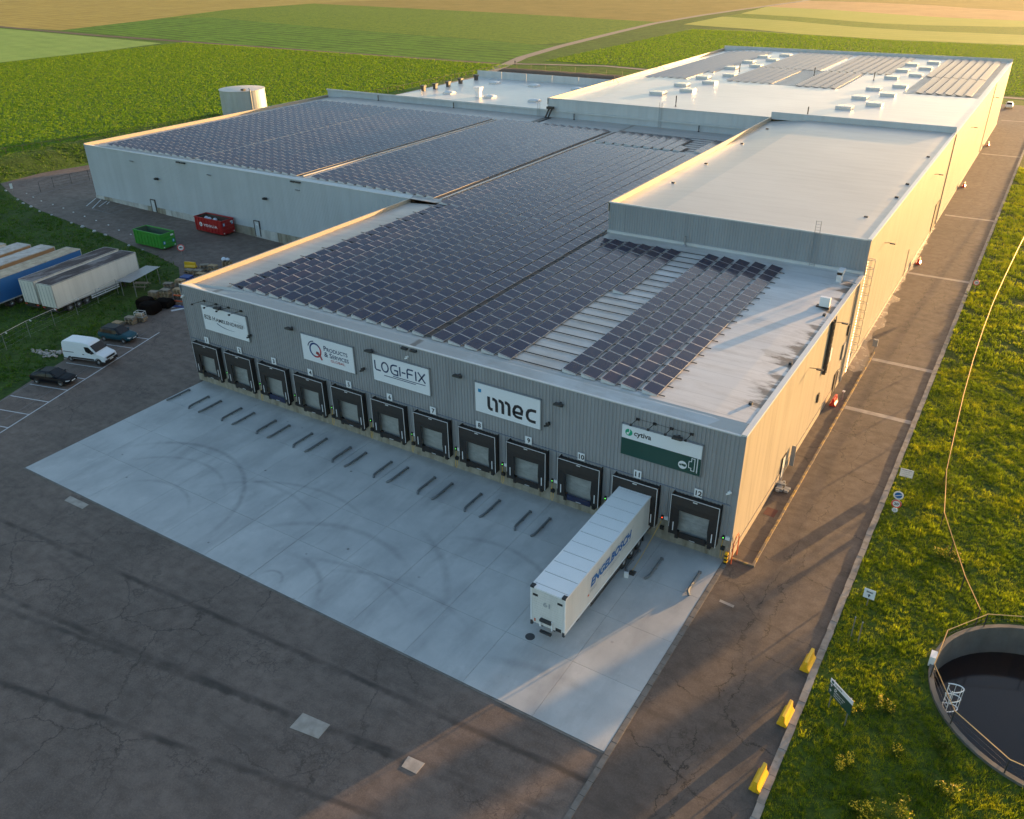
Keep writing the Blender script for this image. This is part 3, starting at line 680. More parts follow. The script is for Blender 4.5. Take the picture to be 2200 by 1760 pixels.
# roofs -------------------------------------------------------------
RZ = 10.93
def grid_roof(xs_, ys_, zf, mat, label):
    mb = MB(); nx = len(xs_); vs = [(x, y, zf(x, y)) for y in ys_ for x in xs_]
    mb.add(vs, [(j * nx + i, j * nx + i + 1, (j + 1) * nx + i + 1, (j + 1) * nx + i) for j in range(len(ys_) - 1) for i in range(nx - 1)])
    return part(mb, 'roof', mat, label, fix=False)
def zdock(x, y):
    z = RZ
    if x < -50: z = RZ - (-50 - x) / 8.2 * .62
    if y < .3: z = max(z, 10.73) if y < .01 else z
    if y < .01: z = 10.74
    elif y < 1.2 and x > -57.5: z = max(z, 10.74 + (z - 10.74) * .8)
    if x > -3: z -= (x + 3) / 3 * .1
    return z
grid_roof([-58.1, -57.4, -56, -53, -50, -40, -30, -20, -10, -3, -1.5, -.1], [0.0, 1.1, 1.3, 12, 24, 36.9], zdock, M['roof_dock'], 'dock hall roof membrane with brown dirt along the gutter')
def zleft(x, y):
    z = RZ
    if x < -124: z = RZ - min(1, (-124 - x) / 5.5) * .5
    if y < 37.5: z = 10.74
    return z
grid_roof([-129.9, -127, -124, -110, -90, -70, -58.3, -28.65], [37.4, 38.3, 60, 80, 95, 98.62], zleft, M['roof_dock'], 'left hall roof membrane under the solar arrays')
o = MB(); o.quad((-58.1, 36.9, RZ - .03), (-28.6, 36.9, RZ - .03), (-28.6, 37.5, RZ - .03), (-58.1, 37.5, RZ - .03)); part(o, 'roof', M['roof_dock'], fix=False)
def ztall(x, y): return 14.40 - (min(1, max(0, (-22 - x) / 6.4)) * .62) - (.08 if x > -2 else 0)
grid_roof([-28.5, -27, -24, -22, -12, -2, -.1], [36.85, 45, 60, 80, 98.6], ztall, M['roof_tall'], 'plain sheet roof of the tall block')
def zrear(x, y): return 14.36 - (min(1, max(0, (-64 - x) / 8)) * .62) - (.06 if x > -2 else 0)
grid_roof([-72.1, -70, -66, -64, -40, -20, -2, -.1], [98.7, 110, 130, 160, 198.2], zrear, M['roof_rear'], 'shiny wet roof of the rear hall')
grid_roof([-116.1, -100, -72.3], [98.75, 118, 139.3], lambda x, y: 10.9, M['roof_rear'], 'shiny flat roof of the rear annex')
# parapets and copings
def para(x0, x1, y0, y1, z0, z1, mat='parapet', label=None): part(MB().box(x0, x1, y0, y1, z0, z1), 'parapet', M[mat], label)
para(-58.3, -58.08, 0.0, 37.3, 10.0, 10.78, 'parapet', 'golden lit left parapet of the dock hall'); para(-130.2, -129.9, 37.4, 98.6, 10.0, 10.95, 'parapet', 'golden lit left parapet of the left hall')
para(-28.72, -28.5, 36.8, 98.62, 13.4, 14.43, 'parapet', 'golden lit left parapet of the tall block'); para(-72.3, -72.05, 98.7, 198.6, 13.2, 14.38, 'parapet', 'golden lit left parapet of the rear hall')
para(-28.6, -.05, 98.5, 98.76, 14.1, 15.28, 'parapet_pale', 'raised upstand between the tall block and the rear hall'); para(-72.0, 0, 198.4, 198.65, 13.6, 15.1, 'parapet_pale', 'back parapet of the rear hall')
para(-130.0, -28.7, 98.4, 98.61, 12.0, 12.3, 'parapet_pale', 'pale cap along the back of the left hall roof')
for i in range(6): para(-116.2 + i * 7.32, -116.2 + i * 7.32 + 7.26, 139.3, 139.5, 10.7, 12.55, 'parapet_pale')
for n_, (a, b, c, d, e, f) in enumerate([(-.36, .06, -.06, 36.78, 10.76, 10.9), (-.36, .06, 36.8, 98.5, 14.34, 14.5), (-.34, .06, 98.8, 198.7, 14.32, 14.47), (-58.3, -.36, -.08, .12, 10.7, 10.78),
        (-130.1, -58.3, 37.33, 37.5, 10.68, 10.78), (-28.6, -.36, 36.74, 36.95, 14.32, 14.46), (-72.1, -28.6, 98.62, 98.85, 14.28, 14.4)]):
    part(MB().box(a, b, c, d, e, f), 'coping', M['coping'])
part(MB().box(-28.6, -.1, 36.55, 36.76, RZ - .02, RZ + .28), 'flashing', M['coping'], 'pale flashing at the foot of the tall block')
fl = MB(); fl.add([(-58.0, 0.13, 10.76), (-.4, .13, 10.76), (-.4, 1.5, RZ + .035), (-52.5, 1.5, RZ + .035), (-58.0, 1.2, 10.5)], [(0, 1, 2, 3, 4)]); part(fl, 'eaves_strip', M['roof_tall'], 'smooth eaves strip along the dock facade', fix=False)
fl = MB(); fl.quad((-129.8, 37.52, 10.77), (-58.3, 37.52, 10.77), (-58.3, 38.25, RZ + .06), (-129.8, 38.25, RZ - .3)); part(fl, 'eaves_strip', M['coping'], fix=False)
# dock shelters ------------------------------------------------------
def shelter_meshes():
    fr = MB(); w, d, zb, zt = 1.84, .66, 1.3, 4.82
    fr.box(-w, -w + .05, -d, 0, zb, zt); fr.box(w - .05, w, -d, 0, zb, zt)
    fr.add([(-w, -d, zt), (w, -d, zt), (w, 0, zt - .12), (-w, 0, zt - .12), (-w, -d, zt - .06), (w, -d, zt - .06), (w, 0, zt - .18), (-w, 0, zt - .18)], [(0, 1, 2, 3), (7, 6, 5, 4), (0, 4, 5, 1), (1, 5, 6, 2), (2, 6, 7, 3), (3, 7, 4, 0)])
    tr_ = MB(); e = .035
    tr_.box(-w - .005, w + .005, -d - .012, -d + .01, zt - e, zt + .012); tr_.box(w - e, w + .012, -d - .012, -d + .01, zb, zt - e); tr_.box(-w - .012, -w + .02, -d - .012, -d + .01, zb + .6, zt - e)
    tr_.box(-.17, .17, -d - .02, -d - .012, zt - .2, zt - .12)
    sides = {}                                        # slightly bellied flaps
    for s in (-1, 1):
        side = sides[s] = MB(); rings = []
        for i in range(7):
            z = zb + (zt - .1 - zb) * i / 6; bl = .04 * math.sin(math.pi * i / 6)
            xo, xi = s * (w - .05), s * (w - .70 + .03 * math.sin(i * 2.1))
            rings.append([(xo, -d + .02, z), (xi, -d + .06 - bl, z), (xi, -d + .10 - bl, z), (xo, -d + .07, z)])
        side.loft(rings)
    head = MB(); rings = []
    for i in range(9):
        x = -w + .05 + (2 * w - .1) * i / 8; bl = .05 * math.sin(math.pi * i / 8)
        rings.append([(x, -d + .03, zt - .06), (x, -d - .0 - bl, zt - .75), (x, -d + .05 - bl, zt - 1.22 - bl * .6), (x, -d + .11, zt - 1.2), (x, -d + .1, zt - .08)])
    head.loft(rings)
    dr = MB()
    for k in range(5):
        z0 = 1.2 + k * .62; dr.box(-1.36, 1.36, -.1, -.055, z0 + .006, z0 + .614)
    st_ = MB()
    lev = MB(); lev.box(-1.05, 1.05, -.42, -.11, 1.1, 1.2); lev.box(-1.05, 1.05, -.46, -.42, .98, 1.52); lev.box(-.22, .22, -.475, -.46, 1.03, 1.07, 1)
    bu = MB().box(-.13, .13, -.36, -.05, .78, 1.42)
    return dict(frame=fr.mesh('dock_shelter', M['black_rubber']), trim=tr_.mesh('edge_trim', M['trim_white']), side_l=sides[-1].mesh('side_curtain', M['black_rubber']), side_r=sides[1].mesh('side_curtain', M['black_rubber']), head=head.mesh('head_curtain', M['curtain']),
                door=dr.mesh('dock_door', M['dockdoor']), lev=lev.mesh('leveller_lip', [M['black'], M['reflect']]), bump=bu.mesh('bumper', M['black_rubber']),
                strip=MB().box(-.035, .035, -.69, -.675, 1.66, 2.44).mesh('reflective_strip', M['reflect']))
SM = shelter_meshes(); navy = SM['lev'].copy(); navy.materials[0] = M['navy']
for k, c in enumerate(DK):
    num = 12 - k
    d = link('dock_shelter', SM['frame'], W, (c, 0, 0)); 
    for nm, key, x in [('edge_trim', 'trim', 0), ('side_curtain', 'side_l', 0), ('side_curtain', 'side_r', 0), ('head_curtain', 'head', 0), ('dock_door', 'door', 0), ('reflective_strip', 'strip', -1.5), ('reflective_strip', 'strip', 1.5), ('bumper', 'bump', -1.28), ('bumper', 'bump', 1.28)]:
        link(nm, SM[key], d, (x, 0, 0))
    if num != 11: link('leveller_lip', navy if num in (3, 10) else SM['lev'], d)
    # steel jambs beside each shelter
    j = MB(); j.box(1.9, 1.96, -.12, -.05, 1.87, 4.9); j.box(2.4, 2.5, -.1, -.05, 1.87, 4.9); j.build('door_jamb', M['trim_grey'], W, (c, 0, 0))
# personnel doors, louvres and pipes ----------------------------------
for x, s in [(-113.9, '5'), (-88.95, '4')]:
    d = part(MB().box(x - .5, x + .5, 37.2, 37.34, .55 + gz(x) * .6, 3.2), 'door', M['clad_pale'], 'pale side door numbered %s' % s)
    f = MB(); f.box(x - .62, x - .5, 37.15, 37.36, .5 + gz(x) * .6, 3.3); f.box(x + .5, x + .56, 37.15, 37.36, .5 + gz(x) * .6, 3.3); f.box(x - .62, x + .56, 37.15, 37.36, 3.2, 3.3); f.build('frame', M['dark_steel'], d)
    text('number', s, M['signwhite'], d, (x - .12, 37.19, 2.5), (1, 0, 0), (0, 0, 1), h=.45, bold=.02)
def door_r(y, w, h, mat, label):
    d = part(MB().box(.03, .09, y - w / 2, y + w / 2, .05, h), 'door', M[mat], label)
    f = MB(); f.box(.03, .12, y - w / 2 - .07, y - w / 2, .05, h + .07); f.box(.03, .12, y + w / 2, y + w / 2 + .07, .05, h + .07); f.box(.03, .12, y - w / 2, y + w / 2, h, h + .07); f.build('frame', M['dark_steel'], d); return d
door_r(13.2, 1.0, 2.15, 'clad_pale', 'narrow side door beside the standing open leaf'); door_r(31.2, 1.1, 2.3, 'dark_steel', 'dark side door below the grey louvre')
lf = MB(); lf.box(.12, .5, 15.25, 15.31, .1, 2.1); part(lf, 'door', M['trim_grey'], 'grey door leaf standing open on the side wall')
door_r(94.8, 3.4, 4.6, 'dark_steel', 'tall dark roller door at the wall joint')
for y, z, w, h, mt, nm, lb_ in [(23.5, 3.0, .45, .9, 'dark_steel', 'louvre', 'small dark louvre low on the side wall'), (33.3, 6.2, .5, 1.1, 'dark_steel', 'louvre', 'dark louvre high on the side wall'), (25.5, 6.6, .5, 1.3, 'signwhite', 'wall_panel', 'small white panel on the side wall'),
                                (32.5, 4.2, .9, 1.7, 'trim_grey', 'cabinet', 'grey wall cabinet'), (32.0, 1.6, .7, 1.4, 'galv', 'cabinet', 'light wall cabinet')]:
    part(MB().box(.03, .16, y - w / 2, y + w / 2, z - h / 2, z + h / 2), nm, M[mt], lb_)
dp = MB(); dp.box(.03, .3, 23.5, 23.58, 5.4, 10.7); dp.box(.03, .3, 24.0, 24.08, 5.4, 10.7); dp.box(.03, .12, 23.58, 24.0, 5.4, 10.7, 1)
for i in range(8): dp.box(.12, .3, 23.58, 24.0, 5.6 + i * .68, 5.66 + i * .68)
part(dp, 'cable_tray', [M['dark_steel'], M['clad_side']], 'open vertical cable tray on the side wall')
for y, z0, z1 in [(24.9, 6.6, 10.7), (33.8, .1, 10.7), (34.3, .1, 10.7), (98.2, .3, 14.3), (160, .3, 14.3)]: part(MB().tube([(.12, y, z0), (.12, y, z1)], .07, 6), 'downpipe', M['trim_grey'])
part(MB().tube([(.1, 70, .3), (.1, 70, 4.1)], .05, 5), 'downpipe', M['galv'])
def ladder(name, parent, p, axis, z0, z1, w=.5, rung=.3, mat='galv', cage=None, label=None, loop=None):
    """axis: 'x' -> rungs run along x, 'y' -> along y; cage: (outward vector, from z, to z)"""
    mb = MB(); px, py = p; ux, uy = (1, 0) if axis == 'x' else (0, 1)
    for s in (-w / 2, w / 2): mb.tube([(px + ux * s, py + uy * s, z0), (px + ux * s, py + uy * s, z1)], .03, 5)
    z = z0 + .2
    while z < z1 - .05: mb.tube([(px - ux * w / 2, py - uy * w / 2, z), (px + ux * w / 2, py + uy * w / 2, z)], .016, 4); z += rung
    o = mb.build(name, M[mat], parent)
    if label: o['label'] = label
    if cage:
        (ox, oy), c0, c1 = cage; cb = MB(); z = c0; vs = []
        while z <= c1 + .01:
            pts = [(px + ux * .36 * math.cos(t) + ox * .72 * math.sin(t), py + uy * .36 * math.cos(t) + oy * .72 * math.sin(t), z) for t in [math.pi * i / 8 for i in range(9)]]
            cb.tube(pts, .022, 4); z += .9
        for i in (1, 3, 5, 7):
            t = math.pi * i / 8; q = (px + ux * .36 * math.cos(t) + ox * .72 * math.sin(t), py + uy * .36 * math.cos(t) + oy * .72 * math.sin(t))
            cb.tube([(*q, c0), (*q, c1)], .014, 4)
        cb.build('safety_cage', M[mat], o)
    return o
ladder('ladder', W, (.25, 35.6), 'y', .4, 12.9, .55, .3, 'galv', ((1, 0), 3.0, 12.9), 'caged ladder up the sunlit side wall')
ladder('ladder', W, (-5.18, 36.5), 'x', RZ, 15.7, .5, .3, 'galv', None, 'roof ladder on the front of the tall block')
ladder('ladder', W, (-48.6, 98.4), 'x', RZ, 15.3, .5, .3, 'galv', None, 'roof ladder on the front of the rear hall')
ladder('ladder', W, (-74.0, 98.3), 'x', RZ, 13.4, .5, .3, 'galv', None, 'roof ladder to the rear annex')
bd_ = MB()                                             # black cable ducts at the step
bd_.box(-71.9, -70.5, 97.6, 98.3, 12.5, 12.95); bd_.tube([(-71.4, 97.9, 12.6), (-71.9, 97.2, 10.95)], .17, 6); bd_.tube([(-70.8, 97.9, 12.6), (-71.2, 97.0, 10.95)], .17, 6); bd_.box(-71.9, -70.6, 91.0, 97.3, RZ, RZ + .14)
part(bd_, 'cable_duct', M['black'], 'black cable duct climbing to the rear hall')
def vent(x, y, z, h, r=.1, mat='black'):
    v = MB(); v.lathe([(r * .7, 0), (r * .7, h * .35), (r, h * .35), (r, h), (0, h)], 8); v.lathe([(r * 2.4, 0), (r * .7, .25)], 8); return part(v, 'vent_pipe', M[mat], loc=(x, y, z))
for p in [(-46.9, 101.3, 14.3, 1.9), (-23.3, 101.3, 14.3, 1.8), (-52.4, 153, 14.3, 1.7), (-35.7, 154, 14.3, 1.7), (-22.7, 152, 14.3, 1.7), (-66.1, 98.2, 10.9, 1.1), (-41, 98.2, 10.9, 1.1), (-94.3, 98.0, 10.9, 1.1), (-114.5, 98.0, 10.9, 1.1)]: vent(*p)
vent(-18.9, 36.2, RZ, 1.1, .12, 'galv')
# skylights on the rear hall
def skylight(x, y, w=2.7, l=2.5):
    s = part(MB().box(0, w, 0, l, 0, .42), 'skylight', M['skylight_curb'], loc=(x, y, 14.34))
    MB().box(.18, w / 2 - .05, .15, l - .15, .42, .5).build('pane', M['skylight_pane'], s); MB().box(w / 2 + .05, w - .18, .15, l - .15, .42, .5).build('pane', M['skylight_pane'], s)
    MB().box(-.04, w + .04, -.04, .13, .42, .55).build('frame', M['white'], s)
for y in (112.2, 124.7, 137.2, 155.6, 168.4, 180.6): skylight(-56.9, y); skylight(-21.3, y)
for y in (118.2, 130.7, 143.2, 161.8, 174.7, 186.6): skylight(-53.0, y); skylight(-17.4, y)
def dome(x, y):
    s = part(MB().box(-1.1, 1.1, -1.1, 1.1, 0, .22), 'skylight_dome', M['skylight_curb'], loc=(x, y, 10.9))
    rings = [[(sx * r, sy * r, z) for sx, sy in ((-1, -1), (0, -1.03), (1, -1), (1.03, 0), (1, 1), (0, 1.03), (-1, 1), (-1.03, 0))] for r, z in ((1.02, .22), (.95, .36), (.62, .54), (.2, .6))]
    MB().loft(rings).build('dome', M['dome'], s, smooth=True)
for p in [(-106.6, 113.6), (-95.2, 113.2), (-83.8, 113.2), (-106.0, 131.6), (-95.1, 132.2), (-83.6, 132.2)]: dome(*p)
def cowl(x, y, h, w, mat):
    b = MB(); b.box(-w / 2, w / 2, -w / 2, w / 2, 0, h * .72); b.box(-w * .66, w * .66, -w * .66, w * .66, h * .72, h); b.box(-w * .75, w * .75, -w * .75, w * .75, h * .97, h * 1.06); part(b, 'roof_cowl', M[mat], loc=(x, y, 10.9))
cowl(-97.9, 112.6, 2.0, 1.1, 'white')
for p in [(-114.2, 113.9), (-113.5, 117.5), (-112.9, 121.9), (-113.4, 127.7), (-113.4, 134.5)]: cowl(*p, 1.2, .75, 'dark_steel')
part(MB().tube([(-111, 109, 10.9), (-111, 109, 11.7), (-111.3, 109, 12.0), (-111.7, 109, 11.8)], .09, 6), 'vent_pipe', M['galv'])
for p, hh in [((-71.6, 126.5), 1.6), ((-71.6, 152), 1.4)]:
    b = MB(); b.tube([(0, 0, 0), (0, 0, hh)], .05, 5); b.tube([(-.6, -.9, 0), (0, 0, hh * .8), (.9, .9, -.4)], .05, 5); part(b, 'roof_anchor', M['dark_steel'], loc=(p[0], p[1], 14.0))
for x, y in [(-2.2, 45), (-.9, 55), (-.9, 62), (-1.1, 79), (-26.2, 50), (-26.4, 62), (-26.4, 77), (-26.6, 90)]:
    part(MB().box(-.2, .2, -.15, .15, 0, .14), 'roof_drain', M['black'], loc=(x, y, 14.36 if x > -20 else 14.0))
for x, y in [(-1.2, 4.5), (-.6, 12.6), (-.8, 24)]: part(MB().box(-.12, .12, -.15, .15, 0, .2), 'roof_drain', M['dark_steel'], loc=(x, y, 10.85))
# raised path with worn yellow kerb along the side wall
sp = thing('side_path_kerb', None, None, (1.7, .4, 0)); sp['kind'] = 'structure'; sp['label'] = 'worn yellow kerb of the path along the side wall'
ks = MB().box(-.09, .09, -.485, .485, -.05, .14).mesh('yellow_kerb_stone', M['rustyyellow'])
for i in range(43): link('kerb_stone', ks, sp, (rnd.uniform(-.01, .01), .5 + i, rnd.uniform(-.02, .01)))
for i in range(2): link('kerb_stone', ks, sp, (-1.2 + i * .86, .0, 0), math.pi / 2)

# ================================================================== SOLAR ARRAYS
PW, PL, PR = 1.2, 1.615, .22                           # horizontal width, length, rise
def panel_mesh(L, name='solar_panel'):
    w, f, fl_, t = PW, .018, .042, .045; sl = lambda x: .32 - PR * x / w
    o = [(0, 0), (w, 0), (w, L), (0, L)]; i = [(f, fl_), (w - f, fl_), (w - f, L - fl_), (f, L - fl_)]
    mb = MB(); vs = [(x, y, sl(x) - t) for x, y in o] + [(x, y, sl(x)) for x, y in o] + [(x, y, sl(x) + .001) for x, y in i]
    mb.add(vs, [(3, 2, 1, 0), (0, 1, 5, 4), (1, 2, 6, 5), (2, 3, 7, 6), (3, 0, 4, 7), (4, 5, 9, 8), (5, 6, 10, 9), (6, 7, 11, 10), (7, 4, 8, 11)], 1)
    mb.add([vs[k] for k in (8, 9, 10, 11)], [(0, 1, 2, 3)], 0); return mb
CAMP = Vector((12.4615, -49.5149, 40.08))
END = MB().add([(0, .02, 0), (PW, .02, 0), (PW, .02, .06), (0, .02, .27), (0, .06, 0), (PW, .06, 0), (PW, .06, .06), (0, .06, .27)], [(0, 1, 2, 3), (7, 6, 5, 4), (0, 3, 7, 4), (1, 5, 6, 2), (3, 2, 6, 7)]).mesh('end_plate', M['solar_side'])
M['tray'] = plain('gap_shade_plate', (.05, .042, .038), .8, .5, 1.2)  # shade and dirt of the row gaps put into one dark colour
def array(label, rows, pitch, zf, rails=None, tray=True, group='solar arrays on the lower roofs'):
    """rows: list of (x, y0, n)"""
    cx = sum(r[0] for r in rows) / len(rows); cy = rows[0][1]
    A = thing('solar_array', label, 'solar array', (cx, cy, zf(cx, cy + 2)), 0, group)
    me = panel_mesh(pitch - .035).mesh('solar_panel', [M['solar'], M['solar_frame']]); P = []
    for x, y0, n in rows:
        e = link('end_plate', END, A, (x - cx, y0 - cy - .08, zf(x, y0) - A.location.z))
        for i in range(n): P.append((x, y0 + i * pitch))
    P.sort(key=lambda p: (Vector((p[0], p[1], 11)) - CAMP).length)
    for x, y in P[:300]:
        link('solar_panel', me, A, (x - cx, y - cy, zf(x, y) - A.location.z + rnd.uniform(-.006, .006))).rotation_euler = (rnd.uniform(-.006, .006), rnd.uniform(-.012, .012), 0)
    if len(P) > 300:
        src = panel_mesh(pitch - .035); mb = MB()
        for x, y in P[300:]:
            dx, dy, dz = x - cx, y - cy, zf(x, y) - A.location.z; o = len(mb.v)
            mb.v += [(a + dx, b + dy, c + dz) for a, b, c in src.v]; mb.f += [tuple(i + o for i in f) for f in src.f]; mb.m += src.m
        o = mb.build('solar_panels', [M['solar'], M['solar_frame']], A, fix=False); o['kind'] = 'stuff'
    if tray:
        for x, y0, n in rows: MB().box(x + PW - .04 - cx, x + 1.735 - cx, y0 + .3 - cy, y0 + n * pitch - .3 - cy, 0, .03).build('gap_shade_plate', M['tray'], A, (0, 0, zf(x, y0) - A.location.z))  # added dark plates that darken the roof between the panel rows
    if rails:
        x0, x1, ya, yb, st = rails; k = int((yb - ya) / st)
        rm = MB().box(x0 - cx, x1 - cx, -.03, .03, 0, .07).mesh('mounting_rail', M['dark_steel'])
        for i in range(k + 1): link('mounting_rail', rm, A, (0, ya - cy + i * st, zf(cx, ya) - A.location.z + .01))
    return A
zr = lambda x, y: RZ + .04
R0 = [-52.66 + 1.738 * k for k in range(14)]
array('nearest solar array, left block behind the B2B sign, fourteen long rows', [(x, 1.85, 21) for x in R0], 1.645, lambda x, y: zdock(x, y) + .03, (-53.4, -28.3, 2.2, 36, 3.29))
array('solar array between the drain gap and the bare roof strip, one row short', [(x, 1.75, 20) for x in (-27.9, -26.2, -24.5, -22.85, -21.2)] + [(-19.5, 19.4, 9)], 1.6, zr, (-29.5, -15.0, 2.0, 34.0, 1.6), False)
array('five separate solar rows nearest the sunlit roof edge', [(x, 1.95, 20) for x in (-15.38, -13.7, -12.02, -10.34, -8.62)], 1.61, zr, (-15.6, -6.9, 2.2, 34.0, 1.61), False)
array('solar array beside the tall block, middle of the lower roof', [(x, 36.56, 26) for x in R0], 1.645, zr, (-53.4, -29, 38, 79, 3.29))
array('small far solar array next to the rear hall front', [(x, 81.0, 6) for x in R0[:7]] + [(R0[7], 81, 6), (R0[8], 81, 2), (R0[10], 81.4, 6), (R0[11], 81.4, 6), (R0[12], 81.4, 6), (R0[13], 81.4, 6)], 1.645, zr, (-53.4, -29, 82, 92, 1.645))
zl = lambda x, y: zleft(x, 60) + .03
array('leftmost solar block on the left hall, along its golden parapet', [(-124.9 + 1.72 * k, 38.4, 32) for k in range(13)], 1.645, zl)
array('second solar block on the left hall, between two golden cable gaps', [(-101.9 + 1.72 * k, 38.4, 32) for k in range(13)], 1.645, zl)
array('third solar block on the left hall, above the red container', [(-77.2 + 1.75 * k, 38.4, 32) for k in range(13)], 1.645, zl)
for i, (x, mt) in enumerate([(-102.55, 'solar_frame'), (-79.0, 'solar_frame'), (-53.75, 'solar_frame')]):
    t_o = MB().box(-.12, .12, 0, 52, 0, .16).build('cable_channel', M[mt], W, (x, 38.6, RZ + .02))
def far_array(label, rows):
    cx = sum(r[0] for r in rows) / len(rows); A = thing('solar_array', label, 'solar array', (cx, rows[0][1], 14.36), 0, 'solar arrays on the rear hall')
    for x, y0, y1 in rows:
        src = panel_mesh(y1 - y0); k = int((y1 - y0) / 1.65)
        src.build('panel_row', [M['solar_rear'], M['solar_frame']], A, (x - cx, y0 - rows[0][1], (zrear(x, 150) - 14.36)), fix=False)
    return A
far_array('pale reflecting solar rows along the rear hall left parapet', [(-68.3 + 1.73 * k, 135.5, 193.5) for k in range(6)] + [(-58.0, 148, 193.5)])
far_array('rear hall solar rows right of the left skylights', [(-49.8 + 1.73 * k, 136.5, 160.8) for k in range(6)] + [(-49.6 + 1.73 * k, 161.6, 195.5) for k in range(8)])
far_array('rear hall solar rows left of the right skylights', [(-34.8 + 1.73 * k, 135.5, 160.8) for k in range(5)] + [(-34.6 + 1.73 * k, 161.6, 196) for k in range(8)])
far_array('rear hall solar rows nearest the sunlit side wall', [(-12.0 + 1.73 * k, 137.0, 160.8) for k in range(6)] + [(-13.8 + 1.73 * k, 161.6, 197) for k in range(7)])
bm_ = MB()
for k in range(36): bm_.box(-14.2, -.9, 136.5 + k * 1.67, 136.58 + k * 1.67, 14.36, 14.42)
for k in range(16): bm_.box(-40.5, -26, 136.5 + k * 1.67, 136.58 + k * 1.67, 14.36, 14.42)
part(bm_, 'mounting_rails', M['dark_steel'])['kind'] = 'stuff'
# air conditioners on the dock roof
ac = thing('air_conditioner', 'white air conditioner standing on the dock roof beside the cable tray', 'air conditioner', (-1.3, 26.0, RZ - .06))
MB().box(-.45, .45, -.2, .2, .12, 1.0).build('casing', M['white'], ac); MB().lathe([(.33, 0), (.33, .03), (0, .03)], 16).build('fan_grille', M['dark_steel'], ac, (.05, .2, .56)).rotation_euler = (-math.pi / 2, 0, 0); MB().box(-.7, .5, -.3, .3, 0, .12).build('base_frame', M['black'], ac)
ac2 = thing('air_duct', 'white bent duct unit on stained roof at the foot of the tall block', 'duct', (-1.75, 33.6, RZ - .06))
b = MB(); b.box(-.25, .25, -.35, .35, 0, 1.0); b.box(-.25, .3, -.35, .9, .75, 1.15); b.build('duct_body', M['trim_white'], ac2); MB().tube([(.2, 0, .15), (1.0, .2, .1), (1.6, .1, .05)], .05, 5).build('pipe', M['galv'], ac2)

# ================================================================== FACADE SIGNS AND LAMPS
XD, ZD = (1, 0, 0), (0, 0, 1); FY = -.25
def facade_sign(name, label, x0, x1, z0, z1, lower=None):
    s = thing(name, label, 'sign', ((x0 + x1) / 2, 0, z0)); cx = (x0 + x1) / 2
    w = (x1 - x0) / 2; h = z1 - z0
    MB().box(-w, w, -.24, -.19, 0, h).build('panel', M['signwhite'], s)
    f = MB()
    for a, b, c, d in ((-w - .07, w + .07, -.07, -.03), (-w - .07, w + .07, h + .03, h + .07), (-w - .07, -w - .03, -.07, h + .07), (w + .03, w + .07, -.07, h + .07)): f.box(a, b, -.22, -.05, c, d)
    n = int(2 * w / .35)
    for i in range(n + 1):
        x = -w + 2 * w * i / n; f.box(x - .012, x + .012, -.225, -.2, h, h + .05); f.box(x - .012, x + .012, -.225, -.2, -.05, 0)
    f.build('frame', M['trim_grey'], s); return s, (cx, z0)
def lamps(s, o, xs_, zt, proj=1.25, drop=0.0):
    for x in xs_:
        l = MB(); l.tube([(x - o[0], -.05, zt - o[1]), (x - o[0], -proj, zt - o[1] + .16)], .025, 5); l.cbox((x - o[0], -.1, zt - o[1]), (.26, .12, .16))
        p = l.build('sign_lamp', M['black'], s); MB().cbox((x - o[0], -proj - .05, zt - o[1] + .12), (.17, .15, .13)).build('lamp_head', M['black'], p)
    MB().tube([(xs_[0] - o[0], -.07, zt - o[1]), (xs_[-1] - o[0], -.07, zt - o[1])], .015, 4).build('conduit', M['dark_steel'], s)
def L3(o, x, z): return (x - o[0], FY, z - o[1])
s, o = facade_sign('hanging_sign', 'white sign reading B2B Hamelendreef with a grey curved swoosh', -55.25, -48.95, 6.6, 9.2)
text('lettering', 'B2B H', M['ink'], s, L3(o, -55.02, 7.8), XD, ZD, w=1.55, h=.46, bold=.012); text('lettering', 'AMELENDREEF', M['ink'], s, L3(o, -53.38, 7.8), XD, ZD, w=3.95, h=.37, bold=.012)
mb = MB(); pts = [(-53.3 + 2.55 * i / 16, 7.62 - .38 * math.sin(math.pi * (i / 16) ** .8 * .62)) for i in range(17)]
for i in range(16): stroke(mb, pts[i:i + 2], .09 * (1 - i / 18), (-o[0], FY, -o[1]), XD, ZD)
mb.build('swoosh', M['navyink'], s, fix=False)
mb = MB(); stroke(mb, arc(-51.6, 8.05, 2.35, 70, -40, 20, .42), .025, (-o[0], FY, -o[1]), XD, ZD); mb.build('ring', M['greyink'], s, fix=False)
lamps(s, o, [-54.8, -53.05, -51.3, -49.55], 9.66, 1.5)
s, o = facade_sign('hanging_sign', 'white sign with a blue and red Q reading Products and Services Global', -41.65, -35.38, 6.6, 9.15)
def mk_qgrad():
    t = T('q_ring_print'); oc = t.n('TexCoord').outputs['Object']; sp = t.n('SeparateXYZ', {0: oc}); f = t.m_('ADD', sp.outputs[0], t.m_('MULTIPLY', sp.outputs[2], -.75))
    return t.out(t.ramp(f, [(0.0, (.01, .04, .17)), (1.0, (.42, .04, .05))]), .5), t
qm, qt = mk_qgrad()
q0 = (-40.0 - o[0], FY, 7.85 - o[1]); mb = MB(); stroke(mb, arc(0, 0, .66, 128, -232, 40, .66), .17, (0, 0, 0), XD, ZD)
qo = mb.build('q_ring', qm, s, q0, fix=False)
for e, (p, c) in zip(qt.t.nodes['Color Ramp'].color_ramp.elements, [(.0, (.01, .04, .17, 1)), (.55, (.42, .04, .05, 1))]): e.position = p; e.color = c
